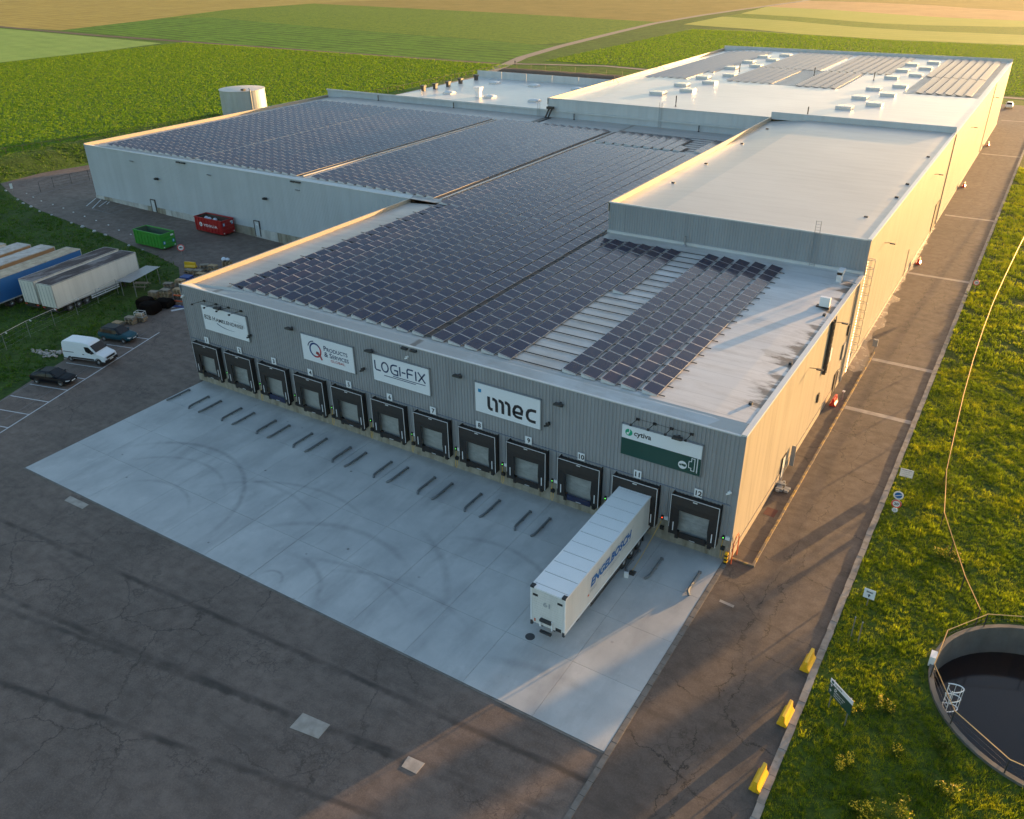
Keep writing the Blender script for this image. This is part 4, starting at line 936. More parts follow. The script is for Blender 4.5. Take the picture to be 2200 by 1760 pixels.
mb = MB(); stroke(mb, [(.05, -.25), (.5, -.42), (.72, -.86)], .2, (0, -.003, 0), XD, ZD); stroke(mb, [(.1, -.16), (.42, -.22)], .16, (0, -.003, 0), XD, ZD); mb.build('q_tail', M['redink'], s, q0, fix=False)
mb = MB(); stroke(mb, arc(-.05, .05, .86, 165, 95, 14, .82), .1, (0, -.003, 0), XD, ZD); mb.build('q_arc', M['navyink'], s, q0, fix=False)
for st_, x, z, w, h in [('P', -38.92, 8.05, .32, .50), ('RODUCTS', -38.55, 8.05, 2.5, .38), ('& S', -38.92, 7.46, .95, .50), ('ERVICES', -37.92, 7.46, 1.95, .38)]:
    text('lettering', st_, M['navyink'], s, L3(o, x, z), XD, ZD, w=w, h=h, bold=.018)
text('lettering', 'GLOBAL', M['redink'], s, L3(o, -38.2, 7.08), XD, ZD, w=1.75, h=.26, bold=.012)
s, o = facade_sign('hanging_sign', 'white sign with thin wide navy letters LOGI-FIX and two underlines', -33.12, -26.95, 6.65, 9.15)
mb = MB(); ofs = (-o[0] - 32.86, FY, -o[1] + 7.72); wv = .14
glyphs = [[(0, .9), (0, .14), (.12, 0), (.62, 0)]]
glyphs += [[(.76 + .36 + .36 * math.cos(a) * (1), .45 + .45 * math.sin(a)) for a in [2 * math.pi * i / 20 for i in range(20)]]]
gx = 1.78; glyphs += [[(gx + .72, .9), (gx + .3, .9), (gx + .08, .78), (gx, .55), (gx, .35), (gx + .08, .12), (gx + .3, 0), (gx + .74, 0), (gx + .74, .42), (gx + .36, .42)]]
glyphs += [[(2.78, .9), (2.78, 0)], [(2.98, .42), (3.4, .42)], [(3.58, 0), (3.58, .74), (3.7, .9), (4.24, .9)], [(3.58, .46), (4.16, .46)], [(4.5, .9), (4.5, 0)], [(4.76, .9), (5.5, 0)], [(4.76, 0), (5.5, .9)]]
for i, g in enumerate(glyphs): stroke(mb, g, wv, ofs, XD, ZD, closed=(i == 1))
mb.build('lettering', M['navyink'], s, fix=False)
mb = MB(); stroke(mb, [(1.95, -.2), (5.5, -.2)], .07, ofs, XD, ZD); stroke(mb, [(.95, -.36), (4.45, -.36)], .07, ofs, XD, ZD); mb.build('underline', M['navyink'], s, fix=False)
s, o = facade_sign('hanging_sign', 'white sign with large black imec letters and a small blue square', -22.24, -16.1, 6.6, 9.22)
mb = MB(); ofs = (-o[0] - 21.05, FY, -o[1] + 7.02); h, wv = 1.24, .275
def hook(x): return [(x, h - .125), (x + .16, h - .125), (x + .34, h - .22), (x + .40, h - .42), (x + .40, 0)]
stroke(mb, [(.125, h), (.125, .38), (.18, .2), (.32, .125), (.5, .125)], wv, ofs, XD, ZD)
for x in (.48, 1.08, 1.68): stroke(mb, hook(x), wv, ofs, XD, ZD)
stroke(mb, [(2.52, .5), (3.24, .5), (3.28, .82), (3.14, 1.04), (2.92, 1.11), (2.68, 1.03), (2.53, .74), (2.5, .5), (2.55, .28), (2.72, .14), (2.95, .11), (3.3, .125)], wv * .92, ofs, XD, ZD)
stroke(mb, [(4.6, 1.11), (4.15, 1.11), (3.92, 1.01), (3.78, .78), (3.76, .5), (3.84, .28), (4.0, .15), (4.2, .115), (4.56, .12)], wv * .95, ofs, XD, ZD)
mb.build('lettering', M['ink'], s, fix=False)
mb = MB(); mb.quad(L3(o, -21.94, 8.43), L3(o, -21.64, 8.43), L3(o, -21.64, 8.74), L3(o, -21.94, 8.74)); mb.build('blue_square', M['cyanink'], s, fix=False)
s, o = facade_sign('hanging_sign', 'green and white cytiva sign with lorry and route pictogram', -9.08, -2.88, 6.7, 9.22)
MB().box(-9.08 - o[0], -2.88 - o[0], -.247, -.236, 0, 1.43).build('lower_panel', M['darkgreen'], s)
FY2 = FY - .005
mb = MB(); disc(mb, 0, 0, .29, (-8.52 - o[0], FY, 8.68 - o[1]), XD, ZD); mb.build('logo_disc', M['greenink'], s, fix=False)
mb = MB(); stroke(mb, [(.04, .3), (.06, .1), (.02, -.02), (-.06, -.02)], .06, (-8.52 - o[0], FY2, 8.68 - o[1]), XD, ZD); disc(mb, -.08, -.1, .1, (-8.52 - o[0], FY2, 8.68 - o[1]), XD, ZD, 16); mb.build('logo_drop', M['signwhite'], s, fix=False)
text('lettering', 'cytiva', M['ink'], s, L3(o, -8.1, 8.38), XD, ZD, w=1.36, h=.55, bold=.022)
mb = MB(); disc(mb, 0, 0, .33, (-4.2 - o[0], FY2, 7.27 - o[1]), XD, ZD)
stroke(mb, [(0, 0), (0, .12), (.18, .12), (.18, .4), (.42, .4), (.42, -.62), (.18, -.62), (.18, -.42), (0, -.42), (-.02, .0)], .05, (-3.73 - o[0], FY2, 7.62 - o[1]), XD, ZD)
stroke(mb, [(.62, -.72), (.62, .66), (.28, .66)], .06, (-3.73 - o[0], FY2, 7.62 - o[1]), XD, ZD); stroke(mb, [(.42, .5), (.24, .66), (.42, .82)], .06, (-3.73 - o[0], FY2, 7.62 - o[1]), XD, ZD)
mb.build('pictogram', M['signwhite'], s, fix=False)
mb = MB(); q = (-4.2 - o[0], FY2 - .004, 7.27 - o[1])
for a, b, c, d in [(-.08, .26, -.02, .11), (-.24, -.11, -.02, .07), (-.24, .26, -.06, -.02), (-.2, -.13, -.1, -.04), (.06, .22, -.1, -.04)]: mb.quad((q[0] + a, q[1], q[2] + c), (q[0] + b, q[1], q[2] + c), (q[0] + b, q[1], q[2] + d), (q[0] + a, q[1], q[2] + d))
mb.build('lorry_symbol', M['darkgreen'], s, fix=False)
lamps(s, o, [-7.95, -6.62, -5.32, -3.8], 9.88)
# number plates
WORD = ['one', 'two', 'three', 'four', 'five', 'six', 'seven', 'eight', 'nine', 'ten', 'eleven', 'twelve']
NEAR = ['under the left end of the B2B sign', 'under the right end of the B2B sign', 'right of the B2B sign', 'under the left edge of the Q sign', 'under the right edge of the Q sign', 'under the middle of the LOGI-FIX sign',
        'under the right edge of the LOGI-FIX sign', 'under the left edge of the imec sign', 'under the middle of the imec sign', 'right of the imec sign', 'where the white trailer is docked', 'nearest the right building corner']
for k, c in enumerate(DK):
    n = 12 - k; x = c - .02 - .35 * (k / 11) * 0
    p = thing('number_plate', 'white plate number %s, %s' % (WORD[n - 1], NEAR[n - 1]), 'number sign', (x, 0, 4.9), 0, 'dock number plates')
    MB().box(-.3, .3, -.19, -.15, 0, .68).build('plate', M['signwhite'], p)
    text('digit', str(n), M['ink'], p, (-.11 if n < 10 and n != 1 else -.05 if n == 1 else -.2, -.195, .12), XD, ZD, h=.44, bold=.035)
    b = MB().box(-.04, .04, -.15, -.05, .2, .3); b.build('bracket', M['trim_grey'], p)
# floodlights and cameras
def flood(x, z, label):
    l = thing('floodlight', label, 'floodlight', (x, 0, z), 0, 'floodlights on the dock facade')
    MB().box(-.06, .06, -.35, -.05, -.05, .05).build('arm', M['dark_steel'], l); b = MB(); b.add([(-.34, -.75, -.02), (.34, -.75, -.02), (.34, -.3, -.2), (-.34, -.3, -.2), (-.34, -.72, .13), (.34, -.72, .13), (.34, -.28, .06), (-.34, -.28, .06)], [(3, 2, 1, 0), (4, 5, 6, 7), (0, 1, 5, 4), (1, 2, 6, 5), (2, 3, 7, 6), (3, 0, 4, 7)]); b.build('housing', M['dark_steel'], l)
for x, lb_ in [(-52.5, 'brown-black floodlight among the lamps of the B2B sign'), (-42.8, 'floodlight left of the Q sign'), (-33.2, 'floodlight above the left corner of the LOGI-FIX sign'), (-23.8, 'floodlight between the LOGI-FIX and imec signs'), (-14.35, 'floodlight right of the imec sign'), (-4.7, 'floodlight above the right part of the green sign')]: flood(x, 9.47, lb_)
def camera_(x, z, label, mat='black'):
    l = thing('security_camera', label, 'security camera', (x, 0, z)); l.scale = (.62, .62, .62) if mat == 'white' else (.85, .85, .85); MB().box(-.1, .1, -.12, -.05, -.12, .12).build('bracket', M[mat], l)
    b = MB(); b.tube([(0, -.1, 0), (.05, -.3, .05)], .05, 6); b.tube([(-.12, -.35, .02), (.3, -.5, .16)], .12, 8); b.tube([(.1, -.35, -.1), (-.28, -.5, -.22)], .1, 8); b.build('body', M[mat], l)
camera_(-48.75, 7.3, 'black twin camera by the right edge of the B2B sign'); camera_(-34.35, 7.33, 'black twin camera between the Q and LOGI-FIX signs'); camera_(-15.4, 7.34, 'black twin camera right of the imec sign')
camera_(-29.2, 9.75, 'white camera above the LOGI-FIX sign', 'white'); camera_(-.6, 6.1, 'white lamp near the right corner of the dock facade', 'white'); camera_(-57.9, 9.6, 'white camera on the left corner of the dock facade', 'white')
for x, lb_ in [(-29.45, 'left one of the two dark overflow vents under the eaves'), (-28.5, 'right one of the two dark overflow vents under the eaves')]: tag(MB().box(-.3, .3, -.3, -.05, -.1, .08).build('overflow_vent', M['dark_steel'], None, (x, 0, 10.5)), lb_, 'vent')
# lamps on the left hall and on the side wall
for x, z, lb_ in [(-111.3, 7.15, 'dark floodlight on the left hall wall near its far corner'), (-86.0, 7.2, 'dark floodlight on the left hall wall above the red container')]:
    l = thing('floodlight', lb_, 'floodlight', (x, 37.3, z)); MB().box(-.28, .28, -.6, -.1, -.15, .12).build('housing', M['black'], l); MB().box(-.05, .05, -.12, .05, -.3, .1).build('arm', M['dark_steel'], l)
for x, z, lb_ in [(-117.3, 9.3, 'grey bracket arm on the left hall wall, farthest left'), (-98.2, 9.25, 'grey bracket arm on the left hall wall, middle one'), (-79.1, 9.28, 'grey bracket arm on the left hall wall, nearest the dock hall')]:
    l = thing('wall_bracket', lb_, 'bracket', (x, 37.3, z)); MB().box(-.45, .45, -.16, -.04, -.06, .06).build('arm', M['trim_grey'], l); MB().tube([(.25, -.1, 0), (.25, -.7, .25)], .04, 5).build('stay', M['trim_grey'], l)
for i, (x, lb_) in enumerate([(-105.1, 'far left pair'), (-103.9, 'far left pair, right vent'), (-79.8, 'pair nearest the dock hall'), (-78.7, 'pair nearest the dock hall, right vent')]): tag(MB().box(-.42, .42, -.25, .02, -.1, .09).build('overflow_vent', M['dark_steel'], None, (x, 37.3, 10.46)), 'dark overflow vent under the left hall eaves, ' + lb_, 'vent')
for y, z, lb_ in [(17.2, 8.75, 'first arm lamp on the sunlit side wall, nearest the dock corner'), (24.0 + 1.2, 10.0, 'arm lamp beside the cable tray'), (45.8, 11.7, 'arm lamp on the near end of the tall block'), (80.4, 11.9, 'arm lamp on the far end of the tall block'), (122, 11.5, 'first arm lamp on the rear hall side wall'), (161, 11.3, 'farthest arm lamp on the rear hall side wall')]:
    l = thing('wall_lamp', lb_, 'wall lamp', (0, y, z), 0, 'arm lamps on the side wall'); MB().tube([(.03, 0, 0), (.55, 0, .08), (.8, 0, .06)], .035, 5).build('arm', M['dark_steel'], l); MB().box(.6, 1.15, -.12, .12, -.02, .08).build('head', M['dark_steel'], l)
# dock signals with control boxes, hose loops
for k, c in enumerate(DK):
    n = 12 - k; redl = n == 11
    g = thing('dock_signal', '%s signal light beside the dock %s' % ('red' if redl else 'green', NEAR[n - 1]), 'signal light', (c + 2.22, 0, 1.95), 0, 'dock signals')
    MB().box(-.09, .09, -.2, -.05, -.02, .3).build('housing', M['black'], g); MB().lathe([(0, .03), (.04, .015), (.045, 0)], 10).build('lamp', M['lamp_red' if redl else 'lamp_green'], g, (0, -.2, .16)).rotation_euler = (math.pi / 2, 0, 0)
    if n not in (1, 2, 3, 5): MB().box(.14, .46, -.16, -.05, .02, .3).build('control_box', M['white'], g)
    MB().box(-.1, .2, -.24, -.05, -.95, -.65).build('socket', M['black'], g)
    if n in (2, 4, 5, 6, 7, 8, 9, 10, 12): MB().tube([(-.02, -.1, -.1), (-.06, -.2, -.9), (-.02, -.28, -1.5), (.08, -.28, -1.7), (.16, -.25, -1.4), (.14, -.2, -.8)], .02, 5).build('yellow_cable', M['yellow'], g)
# wheel guides on the apron
def guide_mesh(s):
    b = MB(); b.tube([(0, -.1, .14), (0, -2.2, .14), (s * .03, -2.45, .14), (s * .13, -2.62, .11), (s * .22, -2.72, .02)], .1, 8); b.box(-.12, .12, -.1, 0, .0, .2); b.box(-.1, .1, -1.3, -1.2, 0, .05); return b.mesh('wheel_guide', M['guide'])
GM = {-1: guide_mesh(-1), 1: guide_mesh(1)}
for k, c in enumerate(DK):
    for s in (-1, 1):
        lab = '%s grey wheel guide before the dock %s' % ('left' if s < 0 else 'right', NEAR[11 - k])
        tag(link('wheel_guide', GM[s], None, (c + s * 1.48, -2.35, .03)), lab, 'wheel guide', 'steel wheel guides before the docks')
bo = thing('bollard', 'yellow and black striped guard post at the right corner of the docks', 'bollard', (-.12, -.35, 0))
for i in range(6): MB().box(-.12, .12, -.12, .12, i * .17, i * .17 + .17).build('band', M['yellow'] if i % 2 else M['black'], bo)
tag(MB().tube([(.25, -.2, 0), (.25, -.2, 1.9), (.25, .25, 2.2), (.25, .8, 2.2), (.25, 1.1, 1.6), (.25, 1.1, 0)], .045, 6).build('guard_rail', M['orange'], None), 'thin orange guard rail hoop at the corner of the side wall', 'guard rail')
tag(MB().box(-.16, .16, -.1, .1, 0, .42).build('chock_box', M['white'], None, (-5.72, -5.55, .03), .3), 'small white box by the docked trailer rear wheels', 'box')
ch = MB(); ch.add([(-.2, -.3, 0), (.2, -.3, 0), (.2, .3, 0), (-.2, .3, 0), (-.2, -.1, .25), (.2, -.1, .25)], [(3, 2, 1, 0), (0, 1, 5, 4), (2, 3, 4, 5), (1, 2, 5), (3, 0, 4)]); tag(ch.build('wheel_chock', M['black'], None, (-5.5, -4.9, .03)), 'black wheel chock on the apron beside the docked trailer', 'wheel chock')
tag(MB().tube([(-5.45, -.05, 1.7), (-5.55, -1.6, .9), (-5.6, -3.2, .35), (-5.6, -4.8, .12)], .018, 5).build('chock_rope', M['yellow'], None), 'thin yellow rope from the dock wall to the wheel chock', 'rope')

# ================================================================== TRAILERS
WH = MB().lathe([(.2, -.16), (.5, -.16), (.53, -.1), (.53, .1), (.5, .16), (.2, .16)], 20).mesh('wheel', M['tyre'])
RIMM = MB().lathe([(0, -.06), (.16, -.06), (.24, -.14), (.31, -.165), (.31, .165), (.24, .14), (.16, .06), (0, .06)], 16).mesh('rim', M['rim'])
def wheel(parent, x, y, r=.53, w=1.0, z=None):
    o = link('wheel', WH, parent, (x, y, r if z is None else z)); o.rotation_euler = (math.pi / 2, 0, 0); o.scale = (r / .53, r / .53, w)
    link('rim', RIMM, o); return o
def chassis(t, L, front_gear=True, colr='dark_steel', guards='white', glo=None):
    b = MB()
    for s in (-.45, .45): b.box(.2, L - .1, s - .06, s + .06, .82, 1.06)
    for i in range(8): b.box(.5 + i * 1.7, .62 + i * 1.7, -1.2, 1.2, .9, 1.02)
    b.build('chassis', M[colr], t)
    MB().box(.0, .12, -1.2, 1.2, .5, .64).build('bumper_bar', M[colr], t)
    for x in (3.0 + .85, 3.0 - .46 + 0, 3.0 - 1.77):
        for s in (-1, 1): wheel(t, x + .6, s * 1.06)
    for s in (-1, 1):
        MB().box(11.0, 11.12, s * .75 - .06, s * .75 + .06, .05, 1.0).build('landing_leg', M[colr], t); MB().box(10.9, 11.22, s * .75 - .16, s * .75 + .16, 0, .06).build('landing_foot', M[colr], t)
        g = MB(); x0, x1 = glo or (5.2, 9.8); g.box(x0, x1, s * 1.22 - .02, s * 1.22 + .02, .42, .56); g.box(x0, x1, s * 1.22 - .02, s * 1.22 + .02, .7, .84)
        for q in (x0 + .2, (x0 + x1) / 2, x1 - .2): g.box(q - .04, q + .04, s * 1.18 - .02, s * 1.18 + .02, .4, 1.0)
        g.build('side_guard', M[guards], t)
        MB().box(1.1, 1.15, s * 1.06 - .2, s * 1.06 + .2, .3, 1.0).build('mudflap', M['black'], t)
def trailer(label, loc, rz, body, roof, L=13.6, H=4.0, group=None, seams=0, doors=True, guards='white', base=1.0):
    t = thing('semi_trailer', label, 'trailer', loc, rz, group); chassis(t, L, guards=guards)
    MB().box(.03, L - .03, -1.26, 1.26, base, H - .06).build('body', M[body], t)
    if not seams: MB().box(0, L, -1.275, 1.275, H - .06, H).build('roof', M[roof], t)
    rl = MB()
    for s in (-1, 1): rl.box(0, L, s * 1.275 - .035, s * 1.275 + .035, H - .1, H + .02); rl.box(.0, L, s * 1.27 - .02, s * 1.27 + .02, base - .06, base + .08)
    rl.box(L - .05, L + .02, -1.28, 1.28, H - .1, H + .02); rl.box(-.02, .05, -1.28, 1.28, H - .1, H + .02)
    for s in (-1, 1): rl.box(L - .08, L + .015, s * 1.24 - .05, s * 1.24 + .05, base, H); rl.box(-.01, .08, s * 1.24 - .05, s * 1.24 + .05, base, H)
    rl.build('edge_rails', M['troof_pale' if body != 'trailer_white' else 'white'], t)
    if doors:
        for s in (-1, 1):
            d = MB().box(-.045, -.005, min(s * .01, s * 1.2), max(s * .01, s * 1.2), base + .05, H - .12).build('rear_door', M[body], t)
            k = MB()
            for q in (.3, .85): k.tube([(-.075, s * q, base + .1), (-.075, s * q, H - .2)], .02, 5)
            k.build('lock_rod', M['galv'], d)
        MB().box(-.06, 0, -.5, .5, base - .25, base - .06).build('plate_holder', M['dark_steel'], t)
        for s in (-1, 1): MB().box(-.07, -.02, s * 1.0 - .18, s * 1.0 + .18, base - .2, base - .08).build('tail_lamp', M['signred'], t)
    return t
# trailer at dock 11
L = 13.62
t = trailer('white box trailer reading Engelbosch backed into dock 11', (-7.515, -.28, .03), -math.pi / 2, 'trailer_white', 'white', L, 4.0, None, 1, False, 'dark_steel')
rs = [0, .62, 1.84, 3.06, 4.35, 5.56, 6.86, 8.12, 9.38, 10.62, 11.88, 13.15, L]
for i in range(12): MB().box(rs[i] + .026, rs[i + 1] - .026, -1.24, 1.24, 3.9, 4.0 + (.004 if i % 2 else 0)).build('roof_panel', M['white'], t)
MB().box(.02, L - .02, -1.2, 1.2, 3.88, 3.97).build('roof_frame', M['dark_steel'], t)
TX = (-1, 0, 0)                                        # on the world +x side the lettering runs towards the docks
ys = 1.272
def tt(nm, s_, m, x_nose, z, w, h, **k): return text(nm, s_, M[m], t, (L - x_nose, ys, z), TX, (0, 0, 1), w=w, h=h, **k)
tt('lettering', 'ENGELBOSCH', 'blueink', 3.6, 2.28, 6.45, .74, bold=.045, shear=.2)
mb = MB(); stroke(mb, [(3.45, 2.12), (10.4, 2.12)], .025, (L, ys, 0), TX, (0, 0, 1)); stroke(mb, [(3.45, 3.1), (10.4, 3.1)], .02, (L, ys, 0), TX, (0, 0, 1)); mb.build('pinstripe', M['greyink'], t, fix=False)
tt('lettering', 'WWW.ENGELBOSCH.BE', 'greyink', 5.5, 1.86, 2.7, .17, bold=.01); tt('lettering', 'TIENEN', 'greyink', 3.5, 1.86, 1.0, .18, bold=.01); tt('lettering', 'TRANSPORT', 'greyink', 8.75, 2.0, 1.3, .14, bold=.01)
mb = MB(); mb.quad((L - 3.2, ys, 1.76), (L - 3.42, ys, 1.76), (L - 3.42, ys, 1.92), (L - 3.2, ys, 1.92)); mb.build('orange_marker', M['orange'], t, fix=False)
nx = L + .035
def nt(nm, s_, m, y, z, w, h, **k): return text(nm, s_, M[m], t, (nx, y, z), (0, 1, 0), (0, 0, 1), w=w, h=h, **k)
nose = MB()
for i in range(14): nose.box(L - .04, L - .0, -1.16, 1.16, 1.12 + i * .195, 1.12 + i * .195 + .18)
nose.build('nose_panel', M['trailer_white'], t)
nt('fleet_number', '61', 'greyink', -.33, 2.72, .52, .4, bold=.03)
g = MB(); g.box(L, L + .22, -.5, .34, 1.5, 1.68); g.box(L, L + .1, -.56, -.48, .95, 1.7, 1); g.box(L, L + .1, .32, .4, .95, 1.7, 1); g.box(L, L + .18, -.5, .34, .5, .66); g.build('coupling_panel', [M['dark_steel'], M['white']], t)
MB().box(L - .02, L + .03, .62, 1.02, 1.06, 1.32).build('nose_plate', M['black'], t)
for y, s_ in ((-1.1, '61'), (.72, '61')): MB().box(L, L + .03, y, y + .36, 3.34, 3.5).build('marker_plate', M['black'], t); 
MB().box(L, L + .02, -1.0, -.9, 1.15, 1.4).build('marker', M['orange'], t)
for s in (-1, 1): MB().box(L - .3, L + .035, s * 1.16 - .14, s * 1.16 + .14, 3.93, 4.06).build('corner_cap', M['black'], t); MB().box(L - .1, L + .05, s * 1.2 - .08, s * 1.2 + .08, .8, 1.15).build('corner_foot', M['dark_steel'], t)
# trailers parked on the grass
hd = math.radians(98.6); PG = 'semi trailers parked on the grass'
trailer('nearest parked white trailer with a dirty dark roof', (-87.65, 1.8, .56), hd, 'trailer_old', 'troof_dirty', group=PG)
trailer('second white parked trailer, beside the blue one', (-90.75, 1.4, .62), hd, 'trailer_old', 'troof_dirty', group=PG)
trailer('blue curtain-sided parked trailer with a tan roof', (-95.05, -1.4, .72), hd, 'tblue', 'troof_tan', group=PG)
trailer('brown-sided parked trailer with a pale streaked roof', (-98.9, -2.7, .80), hd, 'tbrown', 'troof_pale', group=PG)
trailer('grey-roofed parked trailer at the left picture edge', (-102.4, -4.0, .87), hd, 'tbrown', 'troof_pale', group=PG)
trailer('parked trailer of which only a roof corner shows, outermost', (-105.6, -5.6, .94), hd, 'trailer_old', 'troof_pale', group=PG)

# ================================================================== CARS AND VAN
def carwheels(t, xs_, yw, r, w=.7):
    for x in xs_:
        for s in (-1, 1): wheel(t, x, s * yw, r, w)
def car(name, label, loc, rz, paint, roofp, H=1.5, L=4.5, hatch=True, body_z=.96):
    t = thing(name, label, 'car', loc, rz); k = L / 4.5; zf = H / 1.5
    st_ = [(-2.25, .70, .46, .84), (-2.17, .84, .30, .97), (-1.8, .9, .24, 1.0), (-1.35, .915, .24, 1.0), (0, .925, .22, .97), (.95, .92, .22, .93), (1.5, .9, .24, .87), (1.95, .84, .26, .78), (2.18, .72, .32, .68), (2.27, .52, .42, .58)]
    R = []
    for x, hw, zb, zt in st_:
        h = zt - zb; R.append([(x * k, s * a * hw, (zb + b * h) * zf) for s, a, b in ((-1, .86, 0), (-1, 1, .22), (-1, 1, .6), (-1, .93, .9), (-1, .7, 1.0), (1, .7, 1.0), (1, .93, .9), (1, 1, .6), (1, 1, .22), (1, .86, 0))])
    b = MB(); b.loft(R); b.build('body', M[paint], t, smooth=False)
    zb_, zt_ = .95 * zf, H - .05
    bot = [(-2.02 if hatch else -2.1, .74), (-1.5, .85), (0, .87), (.75, .84), (1.12, .7)]; top = [(-1.62, .56), (-1.2, .645), (-.2, .66), (.15, .64), (.3, .56)] if hatch else [(-.95, .52), (-.7, .61), (-.15, .64), (.1, .62), (.22, .52)]
    rings = []
    for z, ln in ((zb_, bot), (zb_ * .35 + zt_ * .65, [(a * .45 + c * .55, (b_ * .45 + d * .55) * 1.015) for (a, b_), (c, d) in zip(bot, top)]), (zt_, top)):
        rings.append([(x * k, -y, z) for x, y in ln] + [(x * k, y, z) for x, y in reversed(ln)])
    MB().loft(rings).build('glasshouse', M['glass'], t)
    rf = [[(x * k, -y, zt_ + .004) for x, y in top] + [(x * k, y, zt_ + .004) for x, y in reversed(top)], [(x * k * .94 - .02, -y * .9, H - .015) for x, y in top] + [(x * k * .94 - .02, y * .9, H - .015) for x, y in reversed(top)]]
    b = MB(); b.loft(rf); b.build('roof', M[roofp], t)
    p = MB()
    for s in (-1, 1):
        for (xa, ya), (xb, yb) in ((bot[1], top[1]), ((-.18, .875), (-.2, .662)), ((.98, .78), (.24, .6)), (bot[0], top[0])): p.tube([(xa * k, s * (ya + .005), zb_), ((xa + xb) / 2 * k, s * ((ya + yb) / 2 + .02), (zb_ + zt_) / 2), (xb * k, s * (yb + .005), zt_)], .03, 4)
    p.build('pillar', M[roofp], t)
    carwheels(t, (-1.38 * k, 1.4 * k), .82, .34)
    for s in (-1, 1):
        MB().add([(2.0 * k, s * .82, .70 * zf), (2.2 * k, s * .66, .68 * zf), (2.24 * k, s * .45, .64 * zf), (2.26 * k, s * .45, .55 * zf), (2.2 * k, s * .7, .57 * zf), (2.02 * k, s * .84, .6 * zf)], [(0, 1, 4, 5), (1, 2, 3, 4)]).build('headlight', M['lamp_glass'], t, fix=False)
        MB().box(-2.23 * k, -2.12 * k, s * .62 - .15, s * .62 + .15, .76 * zf, .88 * zf).build('tail_lamp', M['signred'], t); MB().box(.62 * k, .76 * k, s * .98 - .1, s * .98 + .1, .93 * zf, 1.05 * zf).build('wing_mirror', M[paint], t)
        MB().box(-1.0 * k, 1.0 * k, s * .93 - .015, s * .93 + .015, .24 * zf, .34 * zf).build('sill', M['black'], t)
    MB().box(2.16 * k, 2.285 * k, -.55, .55, .34 * zf, .44 * zf).build('grille', M['black'], t); MB().box(2.27 * k, 2.3 * k, -.26, .26, .42 * zf, .53 * zf).build('number_plate', M['plate'], t)
    return t
car('parked_car', 'black low car in the parking bay nearest the corner', (-70.75, -8.6, gz(-70.75) + .01), UA + .05, 'car_black', 'car_black', 1.46, 4.7, False)
car('parked_car', 'dark teal sport utility car with a black roof', (-74.3, 1.75, gz(-74.3) + .01), UA - .03, 'car_teal', 'car_black', 1.66, 4.45)
car('parked_car', 'small white car at the far end of the sunlit road', (.6, 226.5, .01), math.pi / 2, 'car_white', 'car_white', 1.6, 4.3)
v = thing('van', 'white high-roof delivery van parked between two dark cars', 'van', (-72.15, -3.35, gz(-72.1) + .01), UA)
k_ = lambda z: 1.0 if z < 1.15 else 1.0 - (z - 1.15) * .10
prof = [(-2.72, .42), (-2.74, 1.2), (-2.68, 2.2), (-2.5, 2.42), (-1.8, 2.47), (.2, 2.45), (.75, 2.36), (1.0, 2.2), (1.72, 1.42), (1.85, 1.34), (2.5, 1.12), (2.68, .98), (2.74, .75), (2.74, .42)]
b = MB(); b.prism(prof, -.98, .98, 0, k_); vb_ = b.build('body', M['car_white'], v)
bv = vb_.modifiers.new('bevel', 'BEVEL'); bv.width = .07; bv.segments = 2; bv.limit_method = 'ANGLE'; bv.angle_limit = math.radians(45)
ws = MB(); ws.quad((1.08, -.83, 2.14), (1.08, .83, 2.14), (1.70, .87, 1.47), (1.70, -.87, 1.47)); ws.add([(1.02, -.83, 2.14), (1.02, .83, 2.14)], []); ws.build('windscreen', M['glass'], v, fix=False).location = (.025, 0, .02)
for s in (-1, 1):
    w_ = MB(); yy = lambda z: s * (.98 * k_(z) + .012)
    w_.poly([(.28, yy(2.0), 2.0), (.88, yy(2.0), 2.0), (1.5, yy(1.4), 1.4), (1.42, yy(1.3), 1.3), (.75, yy(1.3), 1.3), (.42, yy(1.45), 1.45)]); w_.build('side_window', M['glass'], v, fix=False)
    MB().box(-1.55, 1.35, s * .985 - .02, s * .985 + .02, .5, .68).build('side_moulding', M['black'], v); MB().box(-2.6, -1.2, s * .99 - .015, s * .99 + .015, 1.2, 1.26).build('door_track', M['dark_steel'], v)
    MB().box(1.28, 1.42, s * 1.1 - .12, s * 1.1 + .12, 1.35, 1.62).build('wing_mirror', M['black'], v); MB().box(-.05, .17, s * 1.0 - .012, s * 1.0 + .012, 1.08, 1.16).build('door_handle', M['black'], v)
    MB().add([(2.35, s * .97, 1.06), (2.72, s * .72, .98), (2.765, s * .62, .9), (2.765, s * .68, .8), (2.5, s * .985, .86)], [(0, 1, 3, 4), (1, 2, 3)]).build('headlight', M['lamp_glass'], v, fix=False)
    MB().box(-2.76, -2.7, s * .86 - .08, s * .86 + .08, 1.0, 1.5).build('tail_lamp', M['signred'], v)
    g = MB(); g.lathe([(.42, 0), (.44, .03), (.36, .03)], 18); a = g.build('wheel_arch', M['black'], v, (1.85, s * .97, .38)); a.rotation_euler = (s * -math.pi / 2, 0, 0)
MB().box(2.3, 2.80, -.95, .95, .3, .62).build('front_bumper', M['black'], v); MB().box(2.72, 2.78, -.62, .62, .74, .95).build('grille', M['black'], v); MB().box(2.79, 2.815, -.26, .26, .5, .62).build('number_plate', M['plate'], v); MB().box(-2.8, -2.5, -.93, .93, .34, .55).build('rear_bumper', M['black'], v)
carwheels(v, (-1.85, 1.85), .86, .36, .75)

